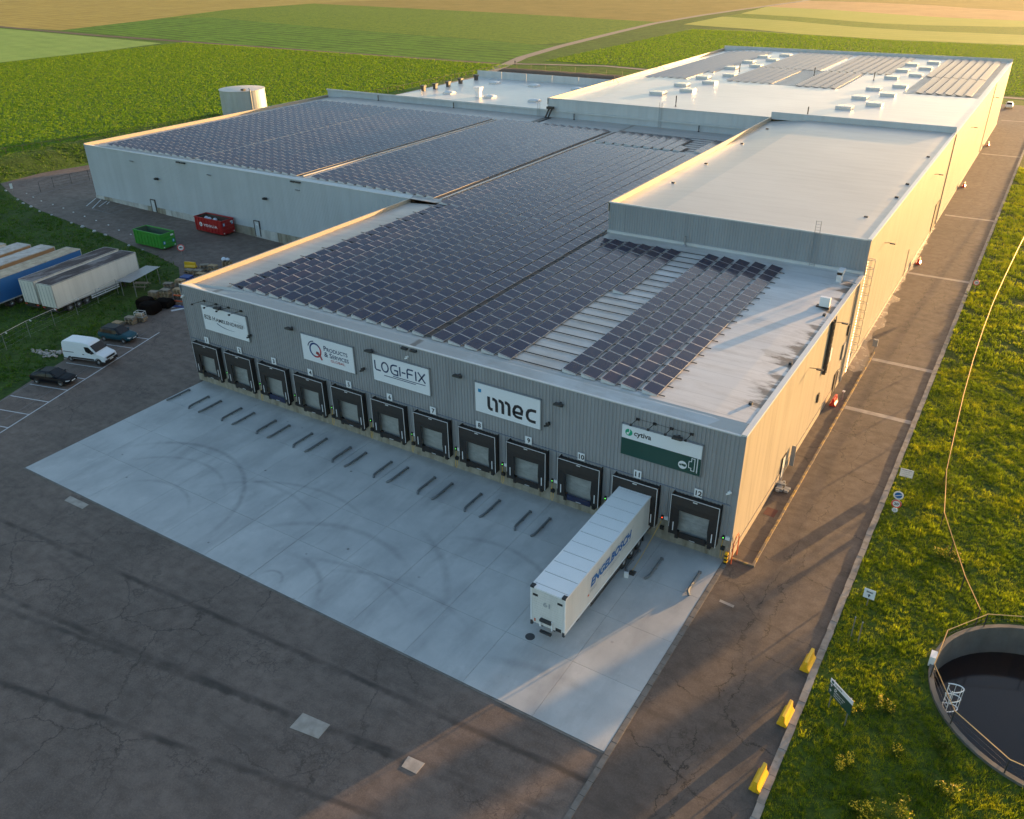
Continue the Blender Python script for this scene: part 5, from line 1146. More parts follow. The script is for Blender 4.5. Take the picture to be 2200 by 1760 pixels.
# ================================================================== CONTAINERS, PALLETS, BALES
def container(name, label, loc, rz, paint, inside, red=False):
    t = thing(name, label, 'container', loc, rz); L, Wd, H = 6.2, 2.4, 2.35; w = Wd / 2
    b = MB()
    for s in (-1, 1): b.box(0, L, s * w - .03, s * w + .03, .22, H)
    b.box(-.0, .06, -w, w, .22, H); b.box(L - .06, L, -w, w, .22, H); b.box(0, L, -w, w, .2, .28); b.build('shell', M[paint], t)
    i = MB(); i.box(.07, L - .07, -w + .04, -w + .05, .3, H - .05); i.box(.07, L - .07, w - .05, w - .04, .3, H - .05); i.box(.07, .08, -w + .05, w - .05, .3, H - .05); i.box(L - .08, L - .07, -w + .05, w - .05, .3, H - .05); i.box(.07, L - .07, -w + .05, w - .05, .29, .32); i.build('lining', M[inside], t)
    for k in range(9):
        x = .25 + k * .71
        for s in (-1, 1): MB().box(x - .05, x + .05, s * (w + .06) - .05, s * (w + .06) + .05, .25, H - .1).build('rib', M[paint], t)
    r = MB()
    for s in (-1, 1): r.box(-.06, L + .06, s * w - .08, s * w + .08, H - .08, H + .06)
    r.box(-.06, .06, -w, w, H - .08, H + .06); r.box(L - .06, L + .06, -w, w, H - .08, H + .06); r.build('top_rim', M[paint], t)
    for k in range(4): MB().box(L, L + .07, -w + .05, w - .05, .4 + k * .5, .52 + k * .5).build('end_bar', M[paint], t)
    for s in (-1, 1): MB().box(.1, L - .1, s * .55 - .08, s * .55 + .08, .02, .2).build('runner', M['dark_steel'], t)
    for y in (-.85, .8):
        MB().box(L + .07, L + .085, y - .18, y + .18, .85 if not red else 1.55, 1.3 if not red else 2.0).build('blue_sticker', M['cyanink'], t); MB().box(L + .085, L + .095, y - .05, y + .09, .95 if not red else 1.65, 1.2 if not red else 1.9).build('sticker_arrow', M['signwhite'], t)
        MB().box(L + .07, L + .085, y * 1.2 - .1, y * 1.2 + .1, .35, .5).build('reflector', M['signwhite'], t)
    MB().box(L + .07, L + .085, .45, .95, 1.85, 2.1).build('label_plate', M['signwhite'], t)
    if red:
        text('lettering', 'VEOLIA', M['signwhite'], t, (2.1, -w - .125, 1.1), (1, 0, 0), (0, 0, 1), w=3.1, h=.42, bold=.03, space=1.35)
        mb = MB(); disc(mb, 0, 0, .34, (1.45, -w - .125, 1.35), (1, 0, 0), (0, 0, 1), 20, 0, .2); disc(mb, .04, .02, .13, (1.45, -w - .125, 1.35), (1, 0, 0), (0, 0, 1), 12); mb.build('emblem', M['signwhite'], t, fix=False)
        bb = MB(); r_ = random.Random(2)
        for k in range(12): c = (r_.uniform(.6, 2.6), r_.uniform(-.7, .7), r_.uniform(1.5, 1.9)); bb.lathe([(0, -.25), (.3, -.12), (.38, .05), (.2, .24), (0, .3)], 8, c)
        tag(bb.build('waste_bags', M['bag'], None, Vector(loc) + Vector((0, 0, .0)), rz), 'white bags of waste lying in the red container', 'bags')
    return t
container('waste_container', 'open green waste container with ribs standing in the yard', (-102.3, 26.05, gz(-99)), math.radians(1.5), 'green_bin', 'bin_in_green')
container('waste_container', 'open red waste container with white lettering by the left hall', (-100.0, 35.6, gz(-97)), math.radians(.5), 'red_bin', 'bin_in', True)
def pallet_mesh(mat):
    b = MB(); r = random.Random(4)
    for k in range(7): b.box(-.6, .6, -.4 + k * .114, -.4 + k * .114 + .1, .12, .144)
    for s in (-.5, 0, .5): b.box(s - .07, s + .07, -.4, .4, .0, .12)
    return b.mesh('wooden_pallet', M[mat])
PM = [pallet_mesh('wood'), pallet_mesh('wood_grey')]
rp = random.Random(21)
def pstack(x, y, n, rz, where, top, g=0, tilt=False):
    for i in range(n):
        o = link('wooden_pallet', PM[1 if (i == n - 1 and g) or rp.random() < .35 else 0], None, (x + rp.uniform(-.08, .08), y + rp.uniform(-.08, .08), gz(x) + .01 + i * .148), rz + rp.uniform(-.1, .1))
        if i == n - 1: tag(o, 'topmost wooden pallet ' + top, 'pallet', 'wooden pallets')
        else: tag(o, 'wooden pallet below the top one ' + where, 'pallet', 'wooden pallets')
for a in [(-77.9, 4.3, 3, .25, 'of the low stack nearest the teal car', 'of the low stack nearest the teal car', 0), (-77.0, 5.4, 6, .3, 'of the tall stack behind the teal car', 'of the tall stack behind the teal car', 1), (-76.7, 6.6, 4, .3, 'of the stack with the mesh cage on top', 'of the stack under the mesh cage', 1),
          (-81.7, 12.3, 6, .35, 'of the leftmost stack by the black bales', 'of the leftmost stack by the black bales', 1), (-80.3, 13.1, 8, .3, 'of the square stack right behind the bales', 'of the square stack right behind the bales', 1), (-78.8, 14.0, 9, .3, 'of the stack half hidden by the dock hall corner', 'of the stack half hidden by the dock hall corner', 0),
          (-82.6, 15.4, 6, .4, 'of the stack in front of the blue sheet', 'of the stack in front of the blue sheet', 1), (-81.2, 16.2, 9, .3, 'of the tallest pale-topped stack', 'of the tallest pale-topped stack', 0), (-85.4, 21.0, 3, .2, 'of the stack at the yellow barrier', 'of the stack at the yellow barrier', 1),
          (-83.9, 21.2, 4, .5, 'of the dark stack second from the barrier', 'of the dark stack second from the barrier', 1), (-82.6, 20.7, 4, .2, 'of the front stack of the far heap', 'of the front stack of the far heap', 0), (-84.6, 23.0, 5, .6, 'of the rear left stack of the far heap', 'of the rear left stack of the far heap', 0),
          (-83.0, 23.2, 6, .1, 'of the light stack in the far heap', 'of the light stack in the far heap', 0), (-82.6, 25.4, 7, .4, 'of the tall stack at the far heap end', 'of the tall stack at the far heap end', 1), (-81.5, 22.2, 4, .1, 'of the stack close to the dock hall parapet', 'of the stack close to the dock hall parapet', 0)]: pstack(*a)
cg = thing('mesh_cage', 'white-rimmed mesh crate on the stack by the parking bays', 'crate', (-76.75, 6.6, gz(-76.7) + .61), .3); b = MB()
for a, b2 in (((-.55, -.38), (.55, -.38)), ((.55, -.38), (.55, .38)), ((.55, .38), (-.55, .38)), ((-.55, .38), (-.55, -.38))):
    for z in (.02, .3, .58): b.tube([(*a, z), (*b2, z)], .03 if z > .5 else .012, 4)
    b.tube([(*a, 0), (*a, .58)], .03, 4)
b.build('cage_frame', M['trim_white'], cg); MB().box(-.45, .4, -.3, .3, .0, .3).build('contents', M['wood'], cg)
def bale(x, y, w, l, h, rz, label, sd):
    r = random.Random(sd); rings = []
    for z, s in ((0, 1.0), (.25 * h, 1.04), (.7 * h, 1.0), (.92 * h, .9), (h, .72)):
        rings.append([(w / 2 * s * (abs(math.cos(a)) ** .35) * math.copysign(1, math.cos(a)) + r.uniform(-.05, .05), l / 2 * s * (abs(math.sin(a)) ** .35) * math.copysign(1, math.sin(a)) + r.uniform(-.05, .05), z + r.uniform(-.05, .05) * (z > 0)) for a in [2 * math.pi * (i + .5) / 16 for i in range(16)]])
    b = MB(); b.loft(rings); tag(b.build('covered_bale', M['bale'], None, (x, y, gz(x) + .01), rz), label, 'covered pile')
bale(-78.1, 9.0, 2.2, 2.0, 1.25, .3, 'big black sheeted pile at the end of the parking bays', 1); bale(-79.7, 9.6, 1.9, 1.8, 1.3, .2, 'black sheeted pile left of the biggest one', 2); bale(-78.2, 11.2, 2.2, 1.6, .9, .3, 'low flat black pile behind the biggest one', 3)
for x, y, z, lb_ in [(-77.2, 12.9, 1.0, 'upper orange beam beside the pallets'), (-77.4, 12.5, .35, 'lower orange beam beside the pallets')]: tag(MB().box(-.9, .9, -.07, .07, 0, .14).build('steel_beam', M['orange'], None, (x, y, gz(x) + z), .3), lb_, 'beam')
rk_ = thing('beam_rack', 'dark low rack under the orange beams', 'rack', (-77.3, 12.9, gz(-77.3) + .005), .3); b = MB()
for x in (-.8, .8): b.box(x - .05, x + .05, -.5, .35, 0, .1); b.box(x - .05, x + .05, -.5, -.4, .1, .34); b.box(x - .05, x + .05, .05, .15, .1, .99)
b.build('frame', M['black'], rk_)
tag(MB().box(-.7, .7, -.6, .6, 0, .9).build('blue_crate', M['bluetarp'], None, (-82.6, 18.3, gz(-82.6)), .3), 'blue sheeted crate between the pallet heaps', 'crate')
tag(MB().box(-1.2, 1.2, -.25, .25, 0, .05).build('blue_sheet', M['bluetarp'], None, (-76.9, 11.9, gz(-77) + .01), .3), 'flat blue sheet on the asphalt behind the dock hall', 'sheet')
bagm = MB()
for q in ((0, 0, 0), (.5, .1, .05), (-.4, .15, -.02), (.2, -.3, .1)): bagm.lathe([(0, -.15), (.28, -.05), (.33, .08), (.15, .25), (0, .28)], 8, q)
tag(bagm.build('plastic_bag', M['bag'], None, (-82.8, 25.2, gz(-83) + 1.15)), 'pale plastic bags on top of the far pallets', 'bag')
# canopy and picnic table
cn_ = thing('canopy', 'open metal sheet canopy on thin posts behind the white trailer', 'canopy', (-85.4, 13.3, gz(-85)), math.radians(17)); b = MB()
for i in range(12):
    x0 = -1.1 + i * .183; b.box(x0, x0 + .16, -3.2, 3.0, 2.22 + (i % 2) * .02, 2.26 + (i % 2) * .02)
b.build('sheet_roof', M['galv'], cn_)
for x, y in ((-1.0, -2.6), (1.0, -2.6), (-1.0, 2.4), (1.0, 2.4)): MB().box(x - .04, x + .04, y - .04, y + .04, 0, 2.22).build('post', M['galv'], cn_)
pt = thing('picnic_table', 'weathered picnic table under the canopy', 'picnic table', (-85.9, 13.6, gz(-86)), .5); MB().box(-.9, .9, -.38, .38, .72, .77).build('table_top', M['wood_grey'], pt)
for s in (-1, 1): MB().box(-.9, .9, s * .72 - .13, s * .72 + .13, .42, .46).build('seat', M['wood_grey'], pt); b = MB(); b.tube([(s * .6, -.75, 0), (s * .6, -.2, .72)], .04, 4); b.tube([(s * .6, .75, 0), (s * .6, .2, .72)], .04, 4); b.build('leg', M['wood_grey'], pt)

# ================================================================== FENCES
def fence(label, pts, h, post='galv', wires=4, tags=False, rail=True, r=.04, wr=.012):
    P = [Vector((x, y, gz(x) + (0 if x < 0 else .02))) for x, y in pts]; f = thing('wire_fence', label, 'fence', P[0])
    for p in P: MB().tube([(0, 0, -.1), (0, 0, h)], r, 6).build('post', M[post], f, p - P[0])
    w_ = MB()
    for i in range(len(P) - 1):
        for k in range(wires): z = h * (k + .6) / wires; w_.tube([P[i] - P[0] + Vector((0, 0, z)), P[i + 1] - P[0] + Vector((0, 0, z))], wr, 3, cap=False)
    w_.build('wires', M['wire' if post != 'galv' else post], f)
    if rail:
        rr = MB()
        for i in range(len(P) - 1): rr.tube([P[i] - P[0] + Vector((0, 0, h)), P[i + 1] - P[0] + Vector((0, 0, h))], r * .8, 5)
        rr.build('top_rail', M[post], f)
    if tags:
        for i in range(len(P) - 1): MB().box(-.16, .16, -.02, .02, 0, .14).build('marker_tag', M['signwhite'], f, (P[i] * .82 + P[i + 1] * .18) - P[0] + Vector((0, -.03, h * .88)))
    return f
fence('grey wire fence between the parked trailers and the parking bays', [(-78.0, -22), (-80.2, -15), (-81.4, -10.5), (-82.5, -7.0), (-83.6, -3.5), (-84.2, 0), (-84.9, 3.5), (-85.9, 7.1), (-86.8, 10.6)], 2.0, 'galv', 4, True, True, .035, .006)
fence('short dark wire fence crossing the yard left of the left hall', [(-142.5, 34.4), (-143.4, 37.6), (-143.1, 41), (-142.9, 44.6), (-142.6, 48)], 1.9, 'dark_steel', 4)
fy_ = [(-178, 36 + 4.2 * i) for i in range(4)] + [(-177.3 + (17.6 * (i / 27.)), 52 + 4.0 * i) for i in range(28)] + [(-160, 163 + 4.2 * i) for i in range(14)]
fence('long dark wire fence between the beet field and the warehouse grounds', fy_, 1.9, 'dark_steel', 3, False, True, .05, .02)
fence('dark post fence along the grassy bank behind the annex', [(-158 + 6 * i, 226) for i in range(14)], 1.8, 'dark_steel', 2)
ff = fence('metal rail fence with a bright top rail on the right verge', [(16.3, 2.0), (15.0, 5.2), (13.8, 9.0), (12.7, 12.5), (12.0, 19.0), (11.75, 26), (11.5, 34), (11.35, 43), (11.35, 53), (11.5, 63), (11.9, 74), (12.4, 86), (13, 98), (13.6, 112), (14.3, 130)], 1.45, 'dark_steel', 1, False, False, .045, .004)
b = MB(); P = [c for c in ff.children if c.name.startswith('post')]; 
pp_ = [(16.3, 2.0), (15.0, 5.2), (13.8, 9.0), (12.7, 12.5), (12.0, 19.0), (11.75, 26), (11.5, 34), (11.35, 43), (11.35, 53), (11.5, 63), (11.9, 74), (12.4, 86), (13, 98), (13.6, 112), (14.3, 130)]
for i in range(len(pp_) - 1): b.tube([(pp_[i][0] - 16.3, pp_[i][1] - 2.0, 1.47), (pp_[i + 1][0] - 16.3, pp_[i + 1][1] - 2.0, 1.47)], .03, 6)
b.build('top_rail', M['sun_tint_rail'], ff)

# ================================================================== SIGNS AND BARRIERS BY THE ROADS
def rsign(label, x, y, h, parts_, rz=0.0, name='traffic_sign'):
    s = thing(name, label, 'road sign', (x, y, gz(x)), rz); MB().tube([(0, .05, -.1), (0, .05, h)], .035, 6).build('post', M['galv'], s)
    for kind, z, r in parts_:
        d = MB(); d.lathe([(0, 0), (r, 0), (r, .03), (0, .03)], 28); p = d.build('sign_disc', M['signwhite'], s, (0, 0, z)); p.rotation_euler = (math.pi / 2, 0, 0)
        Y = .0                                         # printed faces lie in the disc's own plane, 35 mm in front
        def pr(nm, fn, mat, dz): m_ = MB(); fn(m_, (0, 0, .031 + dz)); o = m_.build(nm, M[mat], p, fix=False); return o
        if kind == 'park':
            pr('blue_face', lambda m_, o: disc(m_, 0, 0, r * .72, o, (1, 0, 0), (0, 1, 0)), 'blueink', .003); pr('bar', lambda m_, o: (stroke(m_, [(-r * .62, -r * .3), (r * .62, r * .3)], r * .15, o, (1, 0, 0), (0, 1, 0)),), 'signwhite', .006)
        if kind in ('20', 'lorry'):
            pr('red_ring', lambda m_, o: disc(m_, 0, 0, r, o, (1, 0, 0), (0, 1, 0), 28, 0, r * .72), 'signred', .003)
            if kind == '20': text('digits', '20', M['ink'], p, (-r * .46, -r * .3, .037), (1, 0, 0), (0, 1, 0), w=r * .92, h=r * .6, bold=.03)
            else: pr('lorry_symbol', lambda m_, o: [m_.quad((a, c, o[2]), (b_, c, o[2]), (b_, d_, o[2]), (a, d_, o[2])) for a, b_, c, d_ in ((-r * .4, r * .15, -r * .12, r * .25), (r * .18, r * .42, -r * .12, r * .12), (-r * .3, -r * .12, -r * .24, -r * .12), (r * .18, r * .34, -r * .24, -r * .12))], 'ink', .004)
        if kind == 'small': pr('print', lambda m_, o: [m_.quad((a, -r * .5, o[2]), (a + r * .16, -r * .5, o[2]), (a + r * .16, r * .5, o[2]), (a, r * .5, o[2])) for a in (-r * .35, r * .1)], 'blueink', .003)
    return s
rsign('signpost with no-parking, 20 and a small round sign on the verge', 9.3, 12.5, 2.3, [('park', 1.86, .38), ('20', 1.05, .38), ('small', .46, .22)], .05)
rsign('single 20 speed limit sign farther along the road edge', 8.98, 68.7, 1.95, [('20', 1.5, .38)])
rsign('round no-lorries sign with red rim at the yard edge', -87.8, 22.1, 3.2, [('lorry', 2.85, .5)], .9)
bs = thing('board_sign', 'white board sign with small arrows and text lines on the verge', 'road sign', (9.2, 18.1, 0), .03)
MB().tube([(0, .06, -.1), (0, .06, 1.0)], .035, 6).build('post', M['galv'], bs)
for i in range(4): MB().box(-.53, .5, -.02, .02, .36 + i * .19, .36 + i * .19 + .18).build('board', M['signwhite'], bs)
for i, (s_, w_) in enumerate([('<  CARGO', .62), ('<  LOADING BAY', .8), ('<  OFFICE', .66), ('DISTRIBUTION', .78)]): text('lettering', s_, M['greyink' if i < 3 else 'ink'], bs, (-.44, -.025, .41 + i * .19), XD, ZD, w=w_, h=.08, bold=.01)
im = thing('arrow_sign', 'white imec sign with a black up arrow on the verge', 'road sign', (9.72, .3, 0), -.05); MB().tube([(0, .05, -.1), (0, .05, 1.3)], .04, 6).build('post', M['galv'], im)
MB().box(-.37, .37, -.02, .02, .72, 1.5).build('panel', M['signwhite'], im); text('lettering', 'imec', M['ink'], im, (-.2, -.025, 1.2), XD, ZD, w=.42, h=.17, bold=.03)
mb = MB(); stroke(mb, [(0, .84), (0, 1.02)], .08, (0, -.025, 0), XD, ZD); mb.add([(-.12, -.025, .98), (.12, -.025, .98), (0, -.025, 1.12)], [(0, 1, 2)]); mb.build('arrow', M['ink'], im, fix=False)
for x, y, h, lb_ in [(9.47, -3.2, 1.7, 'left one of two bare grey posts on the verge'), (9.98, -3.6, 1.82, 'right one of two bare grey posts on the verge')]: tag(MB().tube([(0, 0, -.1), (0, 0, h)], .045, 6).build('post', M['galv'], None, (x, y, 0)), lb_, 'post')
dz_ = thing('direction_sign', 'dark green and white direction sign on two posts on the verge', 'road sign', (10.2, -10.5, 0), math.radians(-38))
for x in (-.72, .72): MB().tube([(x, .05, -.1), (x, .05, 2.3)], .04, 6).build('post', M['galv'], dz_)
MB().box(-.95, .95, -.03, .0, 1.15, 1.98).build('green_panel', M['darkgreen'], dz_); MB().box(-.95, .95, -.03, .0, 1.985, 2.3).build('white_panel', M['signwhite'], dz_)
text('lettering', 'cytiva', M['darkgreen'], dz_, (-.55, -.036, 2.05), XD, ZD, w=.6, h=.19, bold=.02); mb = MB(); disc(mb, -.75, 2.14, .1, (0, -.036, 0), XD, ZD, 16); mb.build('logo', M['darkgreen'], dz_, fix=False)
mb = MB(); disc(mb, -.42, 1.8, .09, (0, -.036, 0), XD, ZD, 16, 0, .05)
for z in (1.82, 1.42): stroke(mb, [(-.8, z - .08), (-.8, z + .1)], .04, (0, -.036, 0), XD, ZD); stroke(mb, [(-.88, z + .03), (-.8, z + .11), (-.72, z + .03)], .035, (0, -.036, 0), XD, ZD)
mb.build('arrows', M['signwhite'], dz_, fix=False)
for z, s_, w_ in [(1.62, 'Deliveries', .9), (1.45, 'Goods in', .8), (1.28, 'Visitors', .7)]: text('lettering', s_, M['signwhite'], dz_, (-.5, -.036, z), XD, ZD, w=w_, h=.1, bold=.01)
ys_ = thing('yard_sign', 'small pale sign plate on a post at the left yard edge', 'road sign', (-143.6, 30.0, 1.5), .9); MB().tube([(0, .03, 0), (0, .03, 2.2)], .03, 5).build('post', M['galv'], ys_); MB().box(-.22, .22, -.02, .02, 1.5, 2.4).build('plate', M['plate'], ys_)
def barrier(label, x, y, rz, mat, L=1.5):
    b = MB(); prof = [(-.3, 0), (.3, 0), (.3, .14), (.14, .36), (.1, .8), (-.1, .8), (-.14, .36), (-.3, .14)]
    rg = []
    for yy, s in ((-L / 2, 1.0), (-L / 2 + .08, 1.0), (L / 2 - .08, 1.0), (L / 2, 1.0)): rg.append([(a * s, yy, c) for a, c in prof])
    b.loft(rg); b.box(-.09, .09, -L / 2 - .06, -L / 2, .05, .7); o = b.build('barrier_block', M[mat], None, (x, y, gz(x) + .005), rz); bv = o.modifiers.new('bevel', 'BEVEL'); bv.width = .025; bv.segments = 2; tag(o, label, 'barrier')
barrier('yellow plastic barrier block, topmost of the three by the kerb', 7.7, -7.2, -.05, 'yellow'); barrier('yellow plastic barrier block, middle of the three by the kerb', 7.7, -12.1, -.05, 'yellow'); barrier('yellow plastic barrier block, lowest of the three by the kerb', 7.7, -17.2, -.05, 'yellow')
barrier('yellow barrier block at the pallet heap by the no-lorries sign', -87.0, 22.5, math.radians(-70), 'yellow', 1.7)
for y, lb_ in [(28.9, 'red barrier block nearest the camera on the side path'), (77.6, 'second red barrier block along the side wall'), (127.5, 'third red barrier block along the side wall'), (169.5, 'farthest red barrier block along the side wall')]: barrier(lb_, .72 if y < 40 else .9, y, .0, 'red', 1.3)
pq = thing('standpipe', 'thin grey post with a white cap in front of the side door', 'post', (1.25, 30.2, .01)); MB().tube([(0, 0, 0), (0, 0, .9)], .05, 6).build('post', M['galv'], pq); MB().box(-.12, .12, -.12, .12, .9, 1.0).build('cap', M['white'], pq)
bk = thing('litter_bin', 'small grey bin on a post beside the puddle', 'bin', (1.7, 42.6, .01)); MB().tube([(0, 0, 0), (0, 0, 1.6)], .04, 5).build('post', M['galv'], bk); MB().box(-.25, .25, -.15, .15, 1.1, 1.9).build('box', M['trim_grey'], bk)
hp = MB(); rr_ = random.Random(8)
for i in range(14): c = (rr_.uniform(-.5, .4), rr_.uniform(-.9, .9), rr_.uniform(0, .25)); hp.cbox(c, (rr_.uniform(.15, .5), rr_.uniform(.1, .5), rr_.uniform(.08, .3)))
hp.tube([(-.4, 0, .1), (-.55, .9, 1.5)], .04, 5); hp.tube([(-.3, .3, .1), (-.5, 1.2, 1.2)], .03, 5)
tag(hp.build('scrap_heap', M['trim_grey'], None, (.7, 11.6, .02)), 'small heap of scrap metal against the sunlit wall', 'scrap')
# stones along the left yard edge and reflective studs
rks = [(-149.2, 32.1), (-141.1, 29.6), (-137.9, 28.7), (-134.5, 28.1), (-130.6, 27.2), (-127.0, 27.1), (-120.1, 26.2), (-116.7, 25.9), (-113, 25.5), (-109.9, 25.3), (-102.5, 24.1), (-99.1, 24)]
rr_ = random.Random(12)
for i, (x, y) in enumerate(rks):
    b = MB(); s = rr_.uniform(.16, .34); rg = [[(s * q * math.cos(a) * rr_.uniform(.8, 1.2) * 1.2, s * q * math.sin(a) * rr_.uniform(.8, 1.2), z * s) for a in [2 * math.pi * k / 8 for k in range(8)]] for q, z in ((.9, -.1), (1, .3), (.8, .7), (.3, .95))]
    b.loft(rg); tag(b.build('stone', M['rock'], None, (x, y - .4, gz(x) - .02)), 'pale stone in the row along the left yard edge', 'stone', 'pale stones along the yard edge')
stm = MB().cbox((0, 0, .04), (.24, .16, .08)).mesh('road_stud', M['white'])
for x, y in [(-143.9, 32.5), (-140.3, 31.6), (-136.5, 30.8), (-132.4, 30.4), (-128.9, 30.1), (-125.3, 29.6), (-121.6, 29.2), (-117.9, 28.8), (-114.1, 28.4), (-110.3, 27.6), (-106.9, 27.3)]: tag(link('road_stud', stm, None, (x, y, gz(x))), 'small white stud in the line on the yard asphalt', 'road stud', 'white studs in the yard')
rb = MB()
for i in range(60):
    c = (rr_.gauss(0, 1.1), rr_.gauss(0, .45), rr_.uniform(.02, .14)); rb.cbox(c, (rr_.uniform(.1, .4), rr_.uniform(.1, .3), rr_.uniform(.05, .2)))
o = rb.build('rubble', M['rubble'], None, (-77.6, -5.0, gz(-77.6)), UA); tag(o, 'patch of pale rubble in the grass left of the van', 'rubble', None, 'stuff')

# ================================================================== WATER TANK, PERSON
tk = thing('water_tank', 'round pale steel tank in front of the beet field', 'tank', (-165.5, 104.9, 1.4)); b = MB(); b.lathe([(5.6, 0), (5.6, 7.7)], 48); b.build('tank_wall', M['tank'], tk)
for z in (1.5, 3.0, 4.5, 6.0, 7.6): MB().lathe([(5.6, z), (5.66, z), (5.66, z + .1), (5.6, z + .1)], 48).build('hoop', M['tank'], tk)
MB().lathe([(5.72, 7.7), (5.72, 7.8), (3, 8.0), (0, 8.12)], 48).build('tank_roof', M['tank_top'], tk)
MB().tube([(5.3, -2.1, 0), (5.3, -2.1, 8.1), (4.7, -1.9, 8.35)], .16, 6).build('overflow_pipe', M['galv'], tk); MB().box(3.2, 4.2, -3.2, -2.4, 7.95, 8.3).build('roof_hatch', M['dark_steel'], tk)
def person(label, loc, rz):
    me = bpy.data.meshes.new('person')
    V = [(0, 0, .95), (0, .0, 1.2), (0, 0, 1.42), (0, 0, 1.52), (0, .02, 1.66), (0, .0, 1.76), (-.19, 0, 1.40), (-.25, -.02, 1.12), (-.22, .1, .88), (.19, 0, 1.40), (.25, .02, 1.12), (.24, -.08, .88), (-.1, 0, .9), (-.12, .08, .5), (-.12, -.02, .08), (-.12, .14, .04), (.1, 0, .9), (.12, -.02, .5), (.12, -.12, .08), (.12, .04, .04)]
    Ed = [(0, 1), (1, 2), (2, 3), (3, 4), (4, 5), (2, 6), (6, 7), (7, 8), (2, 9), (9, 10), (10, 11), (0, 12), (12, 13), (13, 14), (14, 15), (0, 16), (16, 17), (17, 18), (18, 19)]
    me.from_pydata(V, Ed, []); o = link('person', me, None, loc, rz); sk_ = o.modifiers.new('skin', 'SKIN')
    R_ = [.15, .15, .16, .065, .105, .07, .07, .055, .04, .07, .055, .04, .09, .07, .05, .045, .09, .07, .05, .045]
    for d, r in zip(me.skin_vertices[0].data if me.skin_vertices else [], R_): d.radius = (r, r * .85)
    if me.skin_vertices: me.skin_vertices[0].data[0].use_root = True
    o.modifiers.new('sub', 'SUBSURF').levels = 1; me.materials.append(M['cloth']); return tag(o, label, 'person')
def mk_person(): return person('tiny distant person in dark clothes standing on the field track crossing', (-163.2, 233.2, 1.52), 2.8)
mk_person()

# ================================================================== BASIN
bs_ = thing('basin', 'round sunken concrete water basin with railing at the right edge', 'basin', (BC[0], BC[1], 0)); NS = 28
MB().lathe([(BR + .30, -.4), (BR + .30, .22), (BR, .22), (BR, -3.4), (0, -3.4)], 56).build('basin_wall', M['basinwall'], bs_, fix=True)
MB().lathe([(BR - .002, -2.0), (0, -2.0)], 56).build('water', M['water'], bs_, fix=False)
NP = 12; rp_ = [(math.cos(2 * math.pi * (k + .35) / NP) * (BR + .2), math.sin(2 * math.pi * (k + .35) / NP) * (BR + .2)) for k in range(NP)]
for x, y in rp_: MB().box(-.035, .035, -.035, .035, .2, 1.28).build('rail_post', M['dark_steel'], bs_, (x, y, 0))
b = MB(); b2 = MB()
for k in range(NP):
    p, q = rp_[k], rp_[(k + 1) % NP]; b.tube([(*p, 1.28), (*q, 1.28)], .03, 6)
    for z in (.55, .9): b2.tube([(*p, z), (*q, z)], .014, 4)
b.build('top_rail', M['sun_tint_rail'], bs_); b2.build('mid_wire', M['dark_steel'], bs_)
la = math.radians(208); lx, ly = math.cos(la) * (BR - .25), math.sin(la) * (BR - .25); b = MB(); tv = Vector((-math.sin(la), math.cos(la))); rv = Vector((-math.cos(la), -math.sin(la)))
for s in (-.25, .25): b.tube([(lx + tv.x * s, ly + tv.y * s, -2.6), (lx + tv.x * s, ly + tv.y * s, 1.5)], .03, 5)
for i in range(13): b.tube([(lx - tv.x * .25, ly - tv.y * .25, -2.3 + i * .3), (lx + tv.x * .25, ly + tv.y * .25, -2.3 + i * .3)], .016, 4)
lo_ = b.build('ladder', M['white'], bs_); c = MB()
for z in (1.5, .7, -.1):
    c.tube([(lx + tv.x * .36 * math.cos(a) + rv.x * .75 * math.sin(a), ly + tv.y * .36 * math.cos(a) + rv.y * .75 * math.sin(a), z) for a in [math.pi * i / 10 for i in range(11)]], .035, 5)
for i in (2, 4, 6, 8):
    a = math.pi * i / 10; q = (lx + tv.x * .36 * math.cos(a) + rv.x * .75 * math.sin(a), ly + tv.y * .36 * math.cos(a) + rv.y * .75 * math.sin(a)); c.tube([(*q, -.1), (*q, 1.5)], .014, 4)
c.build('safety_hoop', M['white'], lo_)
MB().tube([(-1.5, 6.55, -.75), (-1.6, 6.9, -.75)], .2, 10).build('inlet_pipe', M['black'], bs_)
eb = thing('electric_box', 'pale electrical box with a cable on the basin rim', 'box', (14.35, -3.0, .03)); MB().box(-.18, .18, -.35, .35, 0, .75).build('casing', M['white'], eb); MB().tube([(.1, -.4, .1), (.25, -.9, .3), (.35, -1.1, 0)], .05, 5).build('cable', M['black'], eb)

# ================================================================== VEGETATION
rg = np.random.default_rng(5)
GZ = lambda x: np.clip(.0208 * (-60 - x), 0, 1.5)
def blades(pts, nb, hmin, hmax, w, spread, lean):
    """loose grass blades: (N,3) tuft roots -> (N*nb,3,3) triangles"""
    N = len(pts); P = np.repeat(pts, nb, 0); n = len(P)
    a = rg.uniform(0, 2 * np.pi, n); r = rg.uniform(0, spread, n); P = P + np.stack([np.cos(a) * r, np.sin(a) * r, np.zeros(n)], 1)
    h = np.repeat(rg.uniform(hmin, hmax, N), nb) * rg.uniform(.6, 1.15, n); b = rg.uniform(0, 2 * np.pi, n); l = rg.uniform(.1, lean, n) * h; ww = w * rg.uniform(.7, 1.3, n)
    d = rg.uniform(0, 2 * np.pi, n); u = np.stack([np.cos(d), np.sin(d), np.zeros(n)], 1) * ww[:, None] / 2
    tip = P + np.stack([np.cos(b) * l, np.sin(b) * l, h], 1)
    return np.stack([P - u, P + u, tip], 1)
